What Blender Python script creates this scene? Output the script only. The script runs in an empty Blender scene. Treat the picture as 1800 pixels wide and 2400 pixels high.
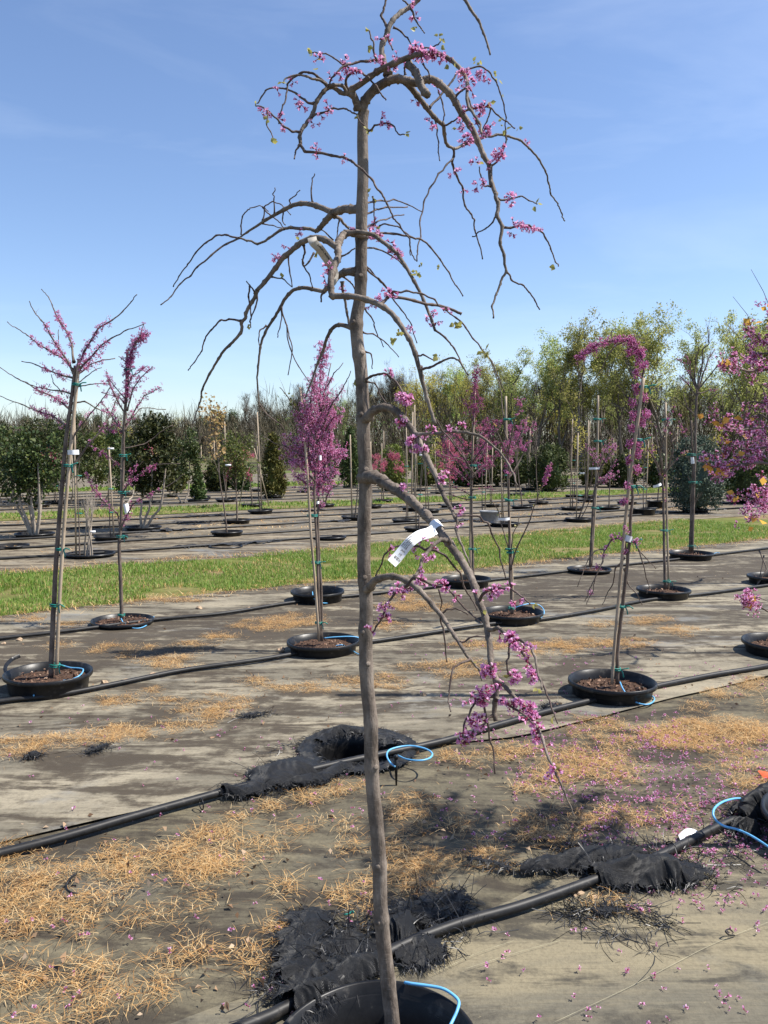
import bpy, math, random
import numpy as np
from mathutils import Vector, Matrix, noise as mnoise

# ------------------------------------------------------------------ camera, sky, sun, exposure
SC = bpy.context.scene
COL = SC.collection
FPX, CAM_H = 1943.0, 1.52                 # focal length in photo pixels (photo 1800x2400), eye height
PITCH = math.atan((1200 - 1053) / FPX)
cam_d = bpy.data.cameras.new('camera'); cam = bpy.data.objects.new('camera', cam_d); COL.objects.link(cam)
cam_d.sensor_fit = 'VERTICAL'; cam_d.sensor_height = 24.0; cam_d.lens = 24.0 * FPX / 2400.0
cam_d.clip_start = 0.05; cam_d.clip_end = 3000
cam.location = (0, 0, CAM_H); cam.rotation_euler = (math.pi / 2 - PITCH, 0, 0)
SC.camera = cam
SUN_EL, SUN_AZ = math.radians(55), math.radians(1)      # azimuth measured from +X (the sun stands to the right)
sun_dir = Vector((math.cos(SUN_EL) * math.cos(SUN_AZ), math.cos(SUN_EL) * math.sin(SUN_AZ), math.sin(SUN_EL)))
world = bpy.data.worlds.new('World'); SC.world = world; world.use_nodes = True
wn, wl = world.node_tree.nodes, world.node_tree.links
wn.clear()
wo = wn.new('ShaderNodeOutputWorld'); wb = wn.new('ShaderNodeBackground'); sky = wn.new('ShaderNodeTexSky')
sky.sky_type = 'NISHITA'; sky.sun_disc = False; sky.sun_elevation = SUN_EL
sky.sun_rotation = math.pi / 2 - SUN_AZ
sky.air_density = 1.0; sky.dust_density = 0.5; sky.ozone_density = 3.0; sky.altitude = 50
tcw = wn.new('ShaderNodeTexCoord'); mpw = wn.new('ShaderNodeMapping')
mpw.inputs['Rotation'].default_value = (0.25, 0.5, 0.3); mpw.inputs['Scale'].default_value = (1.2, 2.2, 6.0)
nzw = wn.new('ShaderNodeTexNoise'); nzw.inputs['Scale'].default_value = 1.6; nzw.inputs['Detail'].default_value = 7; nzw.inputs['Roughness'].default_value = 0.55
nzw.inputs['Distortion'].default_value = 0.6
crw = wn.new('ShaderNodeMapRange'); crw.inputs[1].default_value = 0.50; crw.inputs[2].default_value = 0.85; crw.inputs[3].default_value = 0.0; crw.inputs[4].default_value = 0.15
mxw = wn.new('ShaderNodeMix'); mxw.data_type = 'RGBA'; mxw.inputs[7].default_value = (7.4, 8.0, 8.8, 1)
wl.new(tcw.outputs['Generated'], mpw.inputs['Vector']); wl.new(mpw.outputs[0], nzw.inputs['Vector']); wl.new(nzw.outputs[0], crw.inputs[0])
wl.new(crw.outputs[0], mxw.inputs[0]); tnt = wn.new('ShaderNodeMix'); tnt.data_type = 'RGBA'; tnt.blend_type = 'MULTIPLY'; tnt.inputs[0].default_value = 1.0; tnt.inputs[7].default_value = (0.97, 0.975, 1.05, 1)
wl.new(sky.outputs[0], tnt.inputs[6]); wl.new(tnt.outputs[2], mxw.inputs[6]); wl.new(mxw.outputs[2], wb.inputs[0])
wb.inputs[1].default_value = 0.106
wl.new(wb.outputs[0], wo.inputs[0])
sl = bpy.data.lights.new('sun', 'SUN'); sl.energy = 5.0; sl.angle = math.radians(0.53); sl.color = (1.0, 0.95, 0.87)
so = bpy.data.objects.new('sun', sl); COL.objects.link(so)
so.rotation_euler = (-sun_dir).to_track_quat('-Z', 'Y').to_euler(); so.location = (20, -5, 30)
SC.view_settings.view_transform = 'Standard'; SC.view_settings.look = 'None'
SC.view_settings.exposure = 0.76; SC.view_settings.gamma = 1.0; SC.view_settings.use_curve_mapping = False
SC.cycles.max_bounces = 6; SC.cycles.diffuse_bounces = 2; SC.cycles.glossy_bounces = 2
SC.cycles.transmission_bounces = 4; SC.cycles.transparent_max_bounces = 4
SC.cycles.use_denoising = True; SC.cycles.caustics_reflective = False; SC.cycles.caustics_refractive = False

# ------------------------------------------------------------------ photo pixel <-> place
def ray(u, v):
    x = (u - 900) / FPX; y = -(v - 1200) / FPX
    return np.array([x, math.cos(PITCH) + y * math.sin(PITCH), -math.sin(PITCH) + y * math.cos(PITCH)])
def G(u, v, z=0.0):                       # point at height z
    d = ray(u, v); t = (z - CAM_H) / d[2]
    return np.array([d[0] * t, d[1] * t, z])
def AT(u, v, Y):                          # point at distance Y
    d = ray(u, v); t = Y / d[1]
    return np.array([d[0] * t, Y, CAM_H + d[2] * t])
def PXM(Y): return Y / FPX                # metres per photo pixel at distance Y
FR = {'S': (0, 0, 1.0), 'W': (0, 0, 1659 / 1800), 'Z1': (550, 0, 1659 / 800), 'Z2': (350, 400, 1.659), 'Z3': (800, 800, 2.0117), 'Z4': (0, 650, 2.37),
      'Z5': (1100, 700, 2.37), 'ZA': (850, 850, 3.687), 'ZB': (450, 850, 4.1475), 'ZC': (1300, 850, 3.318), 'ZD': (1640, 720, 3.072),
      'G1': (0, 1200, 1.8433), 'G2': (900, 1200, 1.8433), 'G3': (0, 1700, 1.8433), 'G4': (900, 1700, 1.8433),
      'H4': (560, 1650, 3.318), 'H5': (620, 2050, 3.318), 'H7': (0, 1380, 6.381), 'HR': (1500, 1600, 4.423), 'HT': (880, 1200, 9.217), 'HU': (680, 520, 9.217)}
def src(fr, x, y):
    o = FR[fr]; return (o[0] + x / o[2], o[1] + y / o[2])
def pts(fr, s):
    return [src(fr, *map(float, q.split(','))) for q in s.split()]
TH = math.radians(32.6)
E1 = np.array([math.cos(TH), math.sin(TH)]); E2 = np.array([-math.sin(TH), math.cos(TH)])
def ST(x, y): return x * E1[0] + y * E1[1], x * E2[0] + y * E2[1]
def XY(s, t): return s * E1[0] + t * E2[0], s * E1[1] + t * E2[1]

# ------------------------------------------------------------------ mesh collecting
class MB:
    def __init__(self): self.v = []; self.f = []; self.n = 0
    def add(self, v, f, m=0):
        v = np.asarray(v, dtype=np.float32).reshape(-1, 3); f = np.asarray(f, dtype=np.int32)
        if len(v) == 0 or len(f) == 0: return
        self.v.append(v); self.f.append((f + self.n, m)); self.n += len(v)
    def mesh(self, name, mats, smooth=True):
        me = bpy.data.meshes.new(name)
        v = np.concatenate(self.v) if self.v else np.zeros((0, 3), np.float32)
        me.vertices.add(len(v)); me.vertices.foreach_set('co', v.ravel())
        lv, ls, mi = [], [], []; c = 0
        for f, m in self.f:
            k = f.shape[1]; lv.append(f.ravel()); ls.append(c + np.arange(len(f)) * k); c += f.size
            mi.append(np.full(len(f), m) if np.isscalar(m) else np.asarray(m))
        if lv:
            lv = np.concatenate(lv); ls = np.concatenate(ls); mi = np.concatenate(mi)
            me.loops.add(len(lv)); me.loops.foreach_set('vertex_index', lv.astype(np.int32))
            me.polygons.add(len(ls)); me.polygons.foreach_set('loop_start', ls.astype(np.int32))
            me.polygons.foreach_set('material_index', mi.astype(np.int32))
            me.polygons.foreach_set('use_smooth', np.full(len(ls), smooth, dtype=bool))
        for m in (mats if isinstance(mats, (list, tuple)) else [mats]): me.materials.append(m)
        me.update(calc_edges=True); me.validate()
        return me
    def tube(self, P, R, sides=6, m=0, cap=True):
        P = np.asarray(P, float); n = len(P); R = np.broadcast_to(np.asarray(R, float), (n,))
        T = np.gradient(P, axis=0); T /= (np.linalg.norm(T, axis=1, keepdims=True) + 1e-12)
        a = np.array([0, 0, 1.0]) if abs(T[0][2]) < 0.9 else np.array([1.0, 0, 0])
        N = np.zeros_like(P); x = np.cross(T[0], a); x /= np.linalg.norm(x)
        for i in range(n):
            x = x - T[i] * x.dot(T[i]); x /= (np.linalg.norm(x) + 1e-12); N[i] = x
        B = np.cross(T, N); an = np.arange(sides) * 2 * math.pi / sides
        V = P[:, None] + R[:, None, None] * (np.cos(an)[None, :, None] * N[:, None] + np.sin(an)[None, :, None] * B[:, None])
        i = np.arange(n - 1)[:, None] * sides; j = np.arange(sides)[None]; k = (j + 1) % sides
        F = np.stack([i + j, i + k, i + sides + k, i + sides + j], -1).reshape(-1, 4)
        self.add(V.reshape(-1, 3), F, m)
        if cap:
            o = self.n - n * sides
            c = np.array([P[0], P[-1]]); self.v.append(c.astype(np.float32)); b = self.n; self.n += 2
            f0 = [[b, o + (q + 1) % sides, o + q] for q in range(sides)]
            e = o + (n - 1) * sides
            f1 = [[b + 1, e + q, e + (q + 1) % sides] for q in range(sides)]
            self.f.append((np.array(f0 + f1, np.int32), m))
    def lathe(self, prof, c=(0, 0, 0), sides=40, m=0, wob=None):
        prof = np.asarray(prof, float); an = np.arange(sides) * 2 * math.pi / sides
        V = np.stack([prof[:, None, 0] * np.cos(an), prof[:, None, 0] * np.sin(an), np.broadcast_to(prof[:, None, 1], (len(prof), sides))], -1)
        if wob is not None: V[..., :2] *= wob(an)[None, :, None]
        V = V + np.asarray(c)
        i = np.arange(len(prof) - 1)[:, None] * sides; j = np.arange(sides)[None]; k = (j + 1) % sides
        self.add(V.reshape(-1, 3), np.stack([i + j, i + k, i + sides + k, i + sides + j], -1).reshape(-1, 4), m)
    def box(self, c, s, rz=0.0, m=0):
        q = np.array([[-1, -1, -1], [1, -1, -1], [1, 1, -1], [-1, 1, -1], [-1, -1, 1], [1, -1, 1], [1, 1, 1], [-1, 1, 1]]) * np.asarray(s) / 2
        cr, sr = math.cos(rz), math.sin(rz); q = q @ np.array([[cr, sr, 0], [-sr, cr, 0], [0, 0, 1]])
        self.add(q + np.asarray(c), [[0, 3, 2, 1], [4, 5, 6, 7], [0, 1, 5, 4], [1, 2, 6, 5], [2, 3, 7, 6], [3, 0, 4, 7]], m)
    def obj(self, name, mats, parent=None, smooth=True):
        return link(name, self.mesh(name, mats, smooth), parent)
def link(name, me, parent=None):
    o = bpy.data.objects.new(name, me); COL.objects.link(o)
    if parent is not None:
        o.parent = parent
        o.matrix_parent_inverse = Matrix.Translation(-parent.location) if parent.type == 'EMPTY' else Matrix.Identity(4)
    return o
def thing(name, label, cat, loc=(0, 0, 0), group=None):
    o = bpy.data.objects.new(name, None); COL.objects.link(o); o.location = loc; o.empty_display_size = 0.1
    return tag(o, label, cat, group)
def tag(o, label, cat, group=None):
    o['label'] = label; o['category'] = cat
    if group: o['group'] = group
    return o
def structure(o): o['kind'] = 'structure'; return o
def stuff(o, label=None, cat=None):
    o['kind'] = 'stuff'
    if label: o['label'] = label; o['category'] = cat
    return o
def copy_tree(o, parent=None):
    c = o.copy(); COL.objects.link(c); c.parent = parent
    for ch in list(o.children): copy_tree(ch, c)
    return c
def smooth_path(P, sub=4):
    P = np.asarray(P, float)
    if len(P) < 3: return np.array([P[0] + (P[-1] - P[0]) * t for t in np.linspace(0, 1, sub + 1)])
    Q = np.vstack([2 * P[0] - P[1], P, 2 * P[-1] - P[-2]]); out = []
    t = np.linspace(0, 1, sub, endpoint=False)[:, None]
    for i in range(1, len(Q) - 2):
        a, b, c, d = Q[i - 1:i + 3]
        out.append(0.5 * (2 * b + (c - a) * t + (2 * a - 5 * b + 4 * c - d) * t ** 2 + (3 * b - a - 3 * c + d) * t ** 3))
    return np.vstack(out + [P[-1:]])
def rand_rot(rng, n):
    q = rng.normal(size=(n, 4)); q /= np.linalg.norm(q, axis=1, keepdims=True); w, x, y, z = q.T
    return np.stack([np.stack([1 - 2 * (y * y + z * z), 2 * (x * y - z * w), 2 * (x * z + y * w)], -1),
                     np.stack([2 * (x * y + z * w), 1 - 2 * (x * x + z * z), 2 * (y * z - x * w)], -1),
                     np.stack([2 * (x * z - y * w), 2 * (y * z + x * w), 1 - 2 * (x * x + y * y)], -1)], -2)
def scatter(mb, V, F, M, pos, rot, scale):           # many copies of one small template into one mesh
    n = len(pos)
    if n == 0: return
    W = np.einsum('nij,vj->nvi', rot, V) * np.asarray(scale)[:, None, None] + pos[:, None]
    FF = F[None] + (np.arange(n) * len(V))[:, None, None]
    mb.add(W.reshape(-1, 3), FF.reshape(-1, F.shape[1]), np.tile(M, n))

# ------------------------------------------------------------------ materials
MATS = {}
class NT:
    def __init__(self, name):
        self.m = bpy.data.materials.new(name); self.m.use_nodes = True; self.n = self.m.node_tree.nodes; self.l = self.m.node_tree.links
        self.b = self.n['Principled BSDF']; self.o = self.n['Material Output']; MATS[name] = self.m
    def new(self, t, **kw):
        x = self.n.new(t)
        for k, v in kw.items(): setattr(x, k, v)
        return x
    def link(self, a, b): self.l.new(a, b)
    def noise(self, vec, scale, detail=4, rough=0.55, dist=0.0):
        x = self.new('ShaderNodeTexNoise'); x.inputs['Scale'].default_value = scale; x.inputs['Detail'].default_value = detail
        x.inputs['Roughness'].default_value = rough; x.inputs['Distortion'].default_value = dist
        if vec is not None: self.link(vec, x.inputs['Vector'])
        return x.outputs[0]
    def ramp(self, fac, stops, interp='LINEAR'):
        x = self.new('ShaderNodeValToRGB'); x.color_ramp.interpolation = interp; e = x.color_ramp.elements
        while len(e) < len(stops): e.new(0.5)
        for i, (p, c) in enumerate(stops): e[i].position = p; e[i].color = (*c, 1) if len(c) == 3 else c
        self.link(fac, x.inputs[0]); return x.outputs[0]
    def mrange(self, v, a, b, c=0.0, d=1.0):
        x = self.new('ShaderNodeMapRange'); x.interpolation_type = 'SMOOTHSTEP'
        for i, q in enumerate((a, b, c, d)): x.inputs[i + 1].default_value = q
        self.link(v, x.inputs[0]); return x.outputs[0]
    def math(self, op, a, b=None):
        x = self.new('ShaderNodeMath', operation=op)
        for i, q in enumerate((a, b)):
            if q is None: continue
            if isinstance(q, (int, float)): x.inputs[i].default_value = q
            else: self.link(q, x.inputs[i])
        return x.outputs[0]
    def mix(self, f, a, b, mode='MIX'):
        x = self.new('ShaderNodeMix', data_type='RGBA', blend_type=mode)
        for i, q in ((0, f), (6, a), (7, b)):
            if isinstance(q, (int, float)): x.inputs[i].default_value = q
            elif isinstance(q, tuple): x.inputs[i].default_value = (*q, 1)
            else: self.link(q, x.inputs[i])
        return x.outputs[2]
    def coord(self, kind='Object', rot=0.0, scale=(1, 1, 1)):
        t = self.new('ShaderNodeTexCoord'); mp = self.new('ShaderNodeMapping')
        mp.inputs['Rotation'].default_value = (0, 0, rot); mp.inputs['Scale'].default_value = scale
        self.link(t.outputs[kind], mp.inputs[0]); return mp.outputs[0]
    def bump(self, h, strength=0.3, dist=0.01):
        x = self.new('ShaderNodeBump'); x.inputs['Strength'].default_value = strength; x.inputs['Distance'].default_value = dist
        self.link(h, x.inputs['Height']); self.link(x.outputs[0], self.b.inputs['Normal'])
    def color(self, c):
        if isinstance(c, tuple): self.b.inputs['Base Color'].default_value = (*c, 1)
        else: self.link(c, self.b.inputs['Base Color'])
    def rough(self, r, spec=None):
        self.b.inputs['Roughness'].default_value = r
        if spec is not None: self.b.inputs['Specular IOR Level'].default_value = spec
        return self.m
def leafy(name, stops, trans=0.35, rough=0.6, spec=0.3, tmul=1.25, obj_rand=False):
    k = NT(name); g = k.new('ShaderNodeNewGeometry')
    c = k.ramp(g.outputs['Random Per Island'], stops)
    if obj_rand:
        oi = k.new('ShaderNodeObjectInfo'); h = k.new('ShaderNodeHueSaturation')
        k.link(k.mrange(oi.outputs['Random'], 0, 1, 0.475, 0.525), h.inputs['Hue']); k.link(k.mrange(oi.outputs['Random'], 0, 1, 0.72, 1.25), h.inputs['Value'])
        k.link(c, h.inputs['Color']); c = h.outputs[0]
    k.color(c); k.rough(rough, spec)
    t = k.new('ShaderNodeBsdfTranslucent'); k.link(k.mix(1.0, c, (tmul, tmul, tmul), 'MULTIPLY'), t.inputs[0])
    s = k.new('ShaderNodeMixShader'); s.inputs[0].default_value = trans
    k.link(k.b.outputs[0], s.inputs[1]); k.link(t.outputs[0], s.inputs[2]); k.link(s.outputs[0], k.o.inputs[0])
    return k.m
def bark(name, dark, mid, light, scale=30, stretch=0.35, rough=0.8, bump=0.5):
    k = NT(name); c = k.coord('Object', 0, (1, 1, stretch))
    n1 = k.noise(c, scale, 6, 0.65); n2 = k.noise(k.coord('Object', 0, (1, 1, 1)), scale * 0.22, 3, 0.5); n3 = k.noise(k.coord('Object', 0, (1, 1, 0.25)), scale * 8, 3, 0.6)
    col = k.ramp(n1, [(0.3, dark), (0.52, mid), (0.75, light)])
    n4 = k.noise(k.coord('Object', 0, (1, 1, 9)), scale * 1.1, 3, 0.5); col = k.mix(k.mrange(n4, 0.6, 0.7, 0, 0.55), col, light); col = k.mix(k.mrange(n2, 0.45, 0.7), col, k.mix(0.5, col, light)); col = k.mix(k.mrange(n3, 0.56, 0.75, 0, 0.55), col, dark)
    k.color(col); k.bump(k.math('ADD', n1, k.math('MULTIPLY', n3, 0.6)), bump, 0.004)
    return k.rough(rough, 0.25)
def plain(name, col, rough=0.6, spec=0.4, var=0.25, scale=25, bump=0.0):
    k = NT(name); n = k.noise(k.coord(), scale, 4, 0.6)
    k.color(k.mix(k.mrange(n, 0.3, 0.7), tuple(x * (1 - var) for x in col), tuple(min(1, x * (1 + var)) for x in col)))
    if bump: k.bump(n, bump, 0.004)
    return k.rough(rough, spec)
bark('bark_grey_brown', (0.045, 0.034, 0.026), (0.15, 0.12, 0.096), (0.30, 0.25, 0.205), 34, 0.5, 0.75, 0.8)
bark('bark_twig', (0.04, 0.026, 0.022), (0.09, 0.062, 0.052), (0.19, 0.145, 0.122), 60, 0.6, 0.7, 0.25)
bark('bark_sapling', (0.055, 0.04, 0.032), (0.125, 0.095, 0.077), (0.24, 0.19, 0.155), 30, 0.4)
bark('bark_far', (0.075, 0.063, 0.05), (0.125, 0.105, 0.085), (0.21, 0.18, 0.15), 6, 0.4)
bark('bark_bare_wood', (0.07, 0.058, 0.043), (0.115, 0.097, 0.072), (0.175, 0.15, 0.115), 4, 0.4)
bark('bark_pale', (0.22, 0.18, 0.14), (0.36, 0.3, 0.24), (0.5, 0.44, 0.36), 20, 0.4)
bark('stake_wood', (0.2, 0.15, 0.105), (0.37, 0.29, 0.205), (0.5, 0.405, 0.3), 22, 0.12, 0.7, 0.3)
leafy('petal', [(0, (0.58, 0.17, 0.38)), (0.4, (0.70, 0.29, 0.53)), (0.8, (0.79, 0.43, 0.65)), (1, (0.88, 0.62, 0.78))], 0.35, 0.55, 0.25)
leafy('petal_deep', [(0, (0.48, 0.10, 0.29)), (0.5, (0.62, 0.20, 0.45)), (1, (0.75, 0.36, 0.60))], 0.3, 0.55, 0.25)
leafy('petal_wine', [(0, (0.30, 0.05, 0.17)), (0.6, (0.44, 0.12, 0.30)), (1, (0.60, 0.24, 0.46))], 0.3, 0.55, 0.25)
leafy('petal_coral', [(0, (0.62, 0.13, 0.22)), (0.6, (0.75, 0.24, 0.33)), (1, (0.82, 0.4, 0.45))], 0.3, 0.55, 0.25)
leafy('calyx', [(0, (0.20, 0.018, 0.06)), (1, (0.32, 0.04, 0.11))], 0.1, 0.5)
leafy('leaf_new', [(0, (0.30, 0.29, 0.07)), (0.5, (0.40, 0.37, 0.12)), (0.75, (0.36, 0.24, 0.09)), (1, (0.34, 0.17, 0.08))], 0.45, 0.45, 0.4)
leafy('leaf_orange', [(0, (0.62, 0.33, 0.05)), (0.6, (0.70, 0.44, 0.09)), (1, (0.6, 0.27, 0.06))], 0.45, 0.5)
leafy('leaf_tan', [(0, (0.30, 0.19, 0.08)), (0.6, (0.42, 0.29, 0.13)), (1, (0.34, 0.30, 0.1))], 0.35, 0.6)
leafy('leaf_holly', [(0, (0.022, 0.036, 0.011)), (0.6, (0.048, 0.066, 0.018)), (1, (0.095, 0.105, 0.03))], 0.12, 0.5, 0.25, 1.25, True)
leafy('leaf_conifer', [(0, (0.035, 0.055, 0.016)), (0.6, (0.06, 0.085, 0.024)), (1, (0.10, 0.12, 0.035))], 0.15, 0.6, 0.25, 1.25, True)
leafy('leaf_conifer_gold', [(0, (0.07, 0.085, 0.02)), (0.6, (0.12, 0.135, 0.028)), (1, (0.2, 0.19, 0.04))], 0.15, 0.6, 0.25, 1.25, True)
leafy('leaf_juniper', [(0, (0.045, 0.07, 0.05)), (0.6, (0.08, 0.11, 0.08)), (1, (0.12, 0.15, 0.105))], 0.12, 0.6, 0.25)
leafy('leaf_willow', [(0, (0.23, 0.27, 0.065)), (0.5, (0.35, 0.38, 0.11)), (1, (0.48, 0.48, 0.19))], 0.5, 0.6, 0.25, 1.25, True)
leafy('leaf_green', [(0, (0.07, 0.11, 0.025)), (0.6, (0.12, 0.17, 0.04)), (1, (0.2, 0.23, 0.06))], 0.35, 0.5, 0.3, 1.25, True)
leafy('leaf_yellow', [(0, (0.38, 0.32, 0.06)), (0.6, (0.48, 0.42, 0.10)), (1, (0.38, 0.38, 0.1))], 0.45, 0.6)
leafy('straw', [(0, (0.22, 0.11, 0.045)), (0.3, (0.47, 0.26, 0.095)), (0.72, (0.66, 0.43, 0.185)), (1, (0.76, 0.58, 0.33))], 0.3, 0.65, 0.2, 1.1)
leafy('grass_blade', [(0, (0.085, 0.155, 0.02)), (0.5, (0.14, 0.24, 0.035)), (0.84, (0.21, 0.30, 0.055)), (1, (0.46, 0.37, 0.15))], 0.35, 0.55, 0.25)
leafy('dead_leaf', [(0, (0.16, 0.09, 0.05)), (0.6, (0.30, 0.19, 0.11)), (1, (0.42, 0.32, 0.22))], 0.1, 0.7)
leafy('bark_chip', [(0, (0.07, 0.035, 0.022)), (0.5, (0.17, 0.09, 0.055)), (0.85, (0.3, 0.19, 0.125)), (1, (0.44, 0.33, 0.24))], 0.0, 0.8)
leafy('plastic_strand', [(0, (0.010, 0.010, 0.011)), (0.7, (0.022, 0.022, 0.023)), (1, (0.05, 0.05, 0.05))], 0.0, 0.42, 0.5)
k = NT('black_plastic'); n = k.noise(k.coord(), 18, 5, 0.65)
k.color(k.ramp(n, [(0.35, (0.006, 0.006, 0.0065)), (0.58, (0.012, 0.012, 0.0125)), (0.75, (0.07, 0.065, 0.057))])); k.bump(k.noise(k.coord(), 60, 3), 0.08, 0.004); k.rough(0.38, 0.28)
k = NT('pipe_plastic'); n = k.noise(k.coord('Object', -TH, (1, 6, 6)), 7, 5, 0.65)
k.color(k.ramp(n, [(0.35, (0.009, 0.009, 0.0095)), (0.6, (0.02, 0.019, 0.018)), (0.8, (0.10, 0.09, 0.075))])); k.rough(0.5, 0.3)
k = NT('torn_fabric'); n = k.noise(k.coord(), 9, 5, 0.6); w = k.new('ShaderNodeTexWave'); w.inputs['Scale'].default_value = 130; w.inputs['Distortion'].default_value = 1.2
k.link(k.coord('Object', 0.4), w.inputs['Vector'])
k.color(k.ramp(n, [(0.35, (0.005, 0.005, 0.0055)), (0.58, (0.011, 0.011, 0.0115)), (0.8, (0.04, 0.038, 0.035))])); k.bump(k.math('ADD', k.math('MULTIPLY', w.outputs[1], 0.35), k.noise(k.coord(), 30, 4)), 0.8, 0.006); k.rough(0.5, 0.4)
k = NT('brush_brown'); k.color(k.ramp(k.noise(k.coord(), 0.6, 4), [(0.35, (0.05, 0.042, 0.027)), (0.65, (0.105, 0.09, 0.058))])); k.rough(0.9, 0.1)
plain('blue_tube', (0.13, 0.40, 0.66), 0.4, 0.45, 0.12); plain('green_tie', (0.01, 0.19, 0.15), 0.45, 0.4, 0.2)
plain('tag_white', (0.78, 0.79, 0.8), 0.5, 0.3, 0.03); plain('tag_aged', (0.46, 0.41, 0.34), 0.6, 0.3, 0.15); plain('tag_ink', (0.02, 0.02, 0.022), 0.6, 0.2, 0.0)
plain('stone', (0.36, 0.26, 0.17), 0.85, 0.2, 0.35, 40, 0.6); plain('orange_plastic', (0.75, 0.12, 0.04), 0.5, 0.4, 0.1); plain('yellow_print', (0.7, 0.6, 0.1), 0.5)
plain('grey_pot', (0.17, 0.18, 0.19), 0.5, 0.4, 0.2); plain('string_fibre', (0.36, 0.33, 0.22), 0.7)
k = NT('soil_mulch'); n = k.noise(k.coord(), 70, 6, 0.7)
k.color(k.ramp(n, [(0.35, (0.03, 0.018, 0.012)), (0.55, (0.085, 0.05, 0.034)), (0.75, (0.19, 0.125, 0.085))])); k.bump(n, 0.9, 0.01); k.rough(0.9, 0.15)
# ------------------------------------------------------------------ ground
def fabric_mat(name, mid, tan, dirt, blue, tan_at, dirt_at, blue_at, weave=0.25, zone=None, speck=0.5):
    k = NT(name)
    st = k.coord('Object', -TH, (0.45, 2.1, 1)); st2 = k.coord('Object', -TH + 0.06, (0.8, 3.4, 1)); iso = k.coord('Object', 0, (1, 1, 1))
    a = k.noise(st, 1.1, 7, 0.62, 0.5); b = k.noise(st2, 1.7, 8, 0.7, 0.7); c = k.noise(k.coord('Object', -TH, (0.7, 1.3, 1)), 0.9, 6, 0.6, 0.8)
    f = k.noise(iso, 70, 5, 0.75); g = k.noise(iso, 9, 6, 0.7); d = k.noise(k.coord('Object', -TH + 0.03, (1.6, 15, 1)), 2.3, 6, 0.65, 0.3)
    col = k.mix(k.mrange(a, tan_at - 0.07, tan_at + 0.1), mid, tan)
    col = k.mix(k.mrange(c, blue_at, blue_at + 0.13, 0, 0.75), col, blue)
    col = k.mix(k.mrange(d, 0.45, 0.7, 0, 0.45), col, tan)
    dm = k.math('ADD', k.math('MULTIPLY', b, 0.72), k.math('MULTIPLY', g, 0.28))
    if zone is not None:
        sep = k.new('ShaderNodeSeparateXYZ'); k.link(k.coord('Object', -TH), sep.inputs[0])
        z = k.ramp(k.mrange_lin(sep.outputs[1], zone[0], zone[1]), zone[2]); dm = k.math('ADD', dm, k.math('MULTIPLY', k.math('SUBTRACT', z, 0.5), 0.3))
    col = k.mix(k.mrange(dm, dirt_at - 0.05, dirt_at + 0.07, 0, 0.9), col, dirt)
    col = k.mix(k.mrange(f, 0.4, 0.72, 0.0, speck), col, k.mix(0.55, col, (0.035, 0.03, 0.024)))
    col = k.mix(k.mrange(k.noise(iso, 38, 3, 0.8), 0.66, 0.75, 0, 0.6), col, tan)
    fine = k.noise(k.coord('Object', -TH, (2.5, 70, 1)), 2.0, 4, 0.6); col = k.mix(k.mrange(fine, 0.5, 0.7, 0, 0.28), col, (0.05, 0.045, 0.036))
    k.color(col)
    w = k.new('ShaderNodeTexWave'); w.inputs['Scale'].default_value = 90; w.inputs['Distortion'].default_value = 2; k.link(k.coord('Object', -TH + math.pi / 2), w.inputs['Vector'])
    k.bump(k.math('ADD', k.math('ADD', k.math('MULTIPLY', f, 0.7), k.math('MULTIPLY', g, 1.3)), k.math('MULTIPLY', w.outputs[1], 0.15)), 0.55, 0.006)
    return k.rough(0.82, 0.2)
def _mrl(self, v, a, b):
    x = self.new('ShaderNodeMapRange'); x.inputs[1].default_value = a; x.inputs[2].default_value = b; self.link(v, x.inputs[0]); return x.outputs[0]
NT.mrange_lin = _mrl
g1 = lambda v: (v, v, v)
fabric_mat('fabric_front', (0.135, 0.122, 0.09), (0.235, 0.2, 0.128), (0.05, 0.045, 0.036), (0.10, 0.107, 0.105), 0.49, 0.525, 0.56, speck=0.55)
fabric_mat('fabric_aisle', (0.115, 0.10, 0.066), (0.185, 0.158, 0.10), (0.042, 0.034, 0.025), (0.075, 0.08, 0.08), 0.53, 0.50, 0.6, speck=0.8)
fabric_mat('fabric_rows', (0.152, 0.134, 0.098), (0.295, 0.256, 0.182), (0.05, 0.038, 0.026), (0.165, 0.172, 0.172), 0.50, 0.49, 0.55,
           zone=(3.2, 8.4, [(0.0, g1(0.30)), (0.16, g1(0.55)), (0.33, g1(0.5)), (0.44, g1(0.42)), (0.55, g1(0.75)), (0.78, g1(0.62)), (0.86, g1(0.3)), (1, g1(0.7))]))
fabric_mat('fabric_far', (0.155, 0.135, 0.098), (0.27, 0.225, 0.155), (0.06, 0.044, 0.029), (0.16, 0.175, 0.185), 0.47, 0.50, 0.55)
k = NT('bare_soil'); n = k.noise(k.coord(), 3, 8, 0.7); n2 = k.noise(k.coord(), 0.12, 4, 0.6)
k.color(k.mix(k.mrange(n2, 0.42, 0.6), k.ramp(n, [(0.3, (0.06, 0.045, 0.03)), (0.6, (0.15, 0.12, 0.08)), (0.8, (0.25, 0.2, 0.13))]), (0.10, 0.125, 0.04))); k.bump(k.noise(k.coord(), 30, 6, 0.7), 0.8, 0.02); k.rough(0.95, 0.1)
k = NT('grass_soil'); n = k.noise(k.coord(), 5, 7, 0.7); n2 = k.noise(k.coord('Object', -TH, (0.6, 1, 1)), 0.8, 5, 0.6)
k.color(k.mix(k.mrange(n2, 0.45, 0.62), k.ramp(n, [(0.3, (0.07, 0.08, 0.02)), (0.7, (0.15, 0.17, 0.045))]), (0.2, 0.15, 0.075))); k.bump(n, 0.8, 0.02); k.rough(0.95, 0.1)

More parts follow.
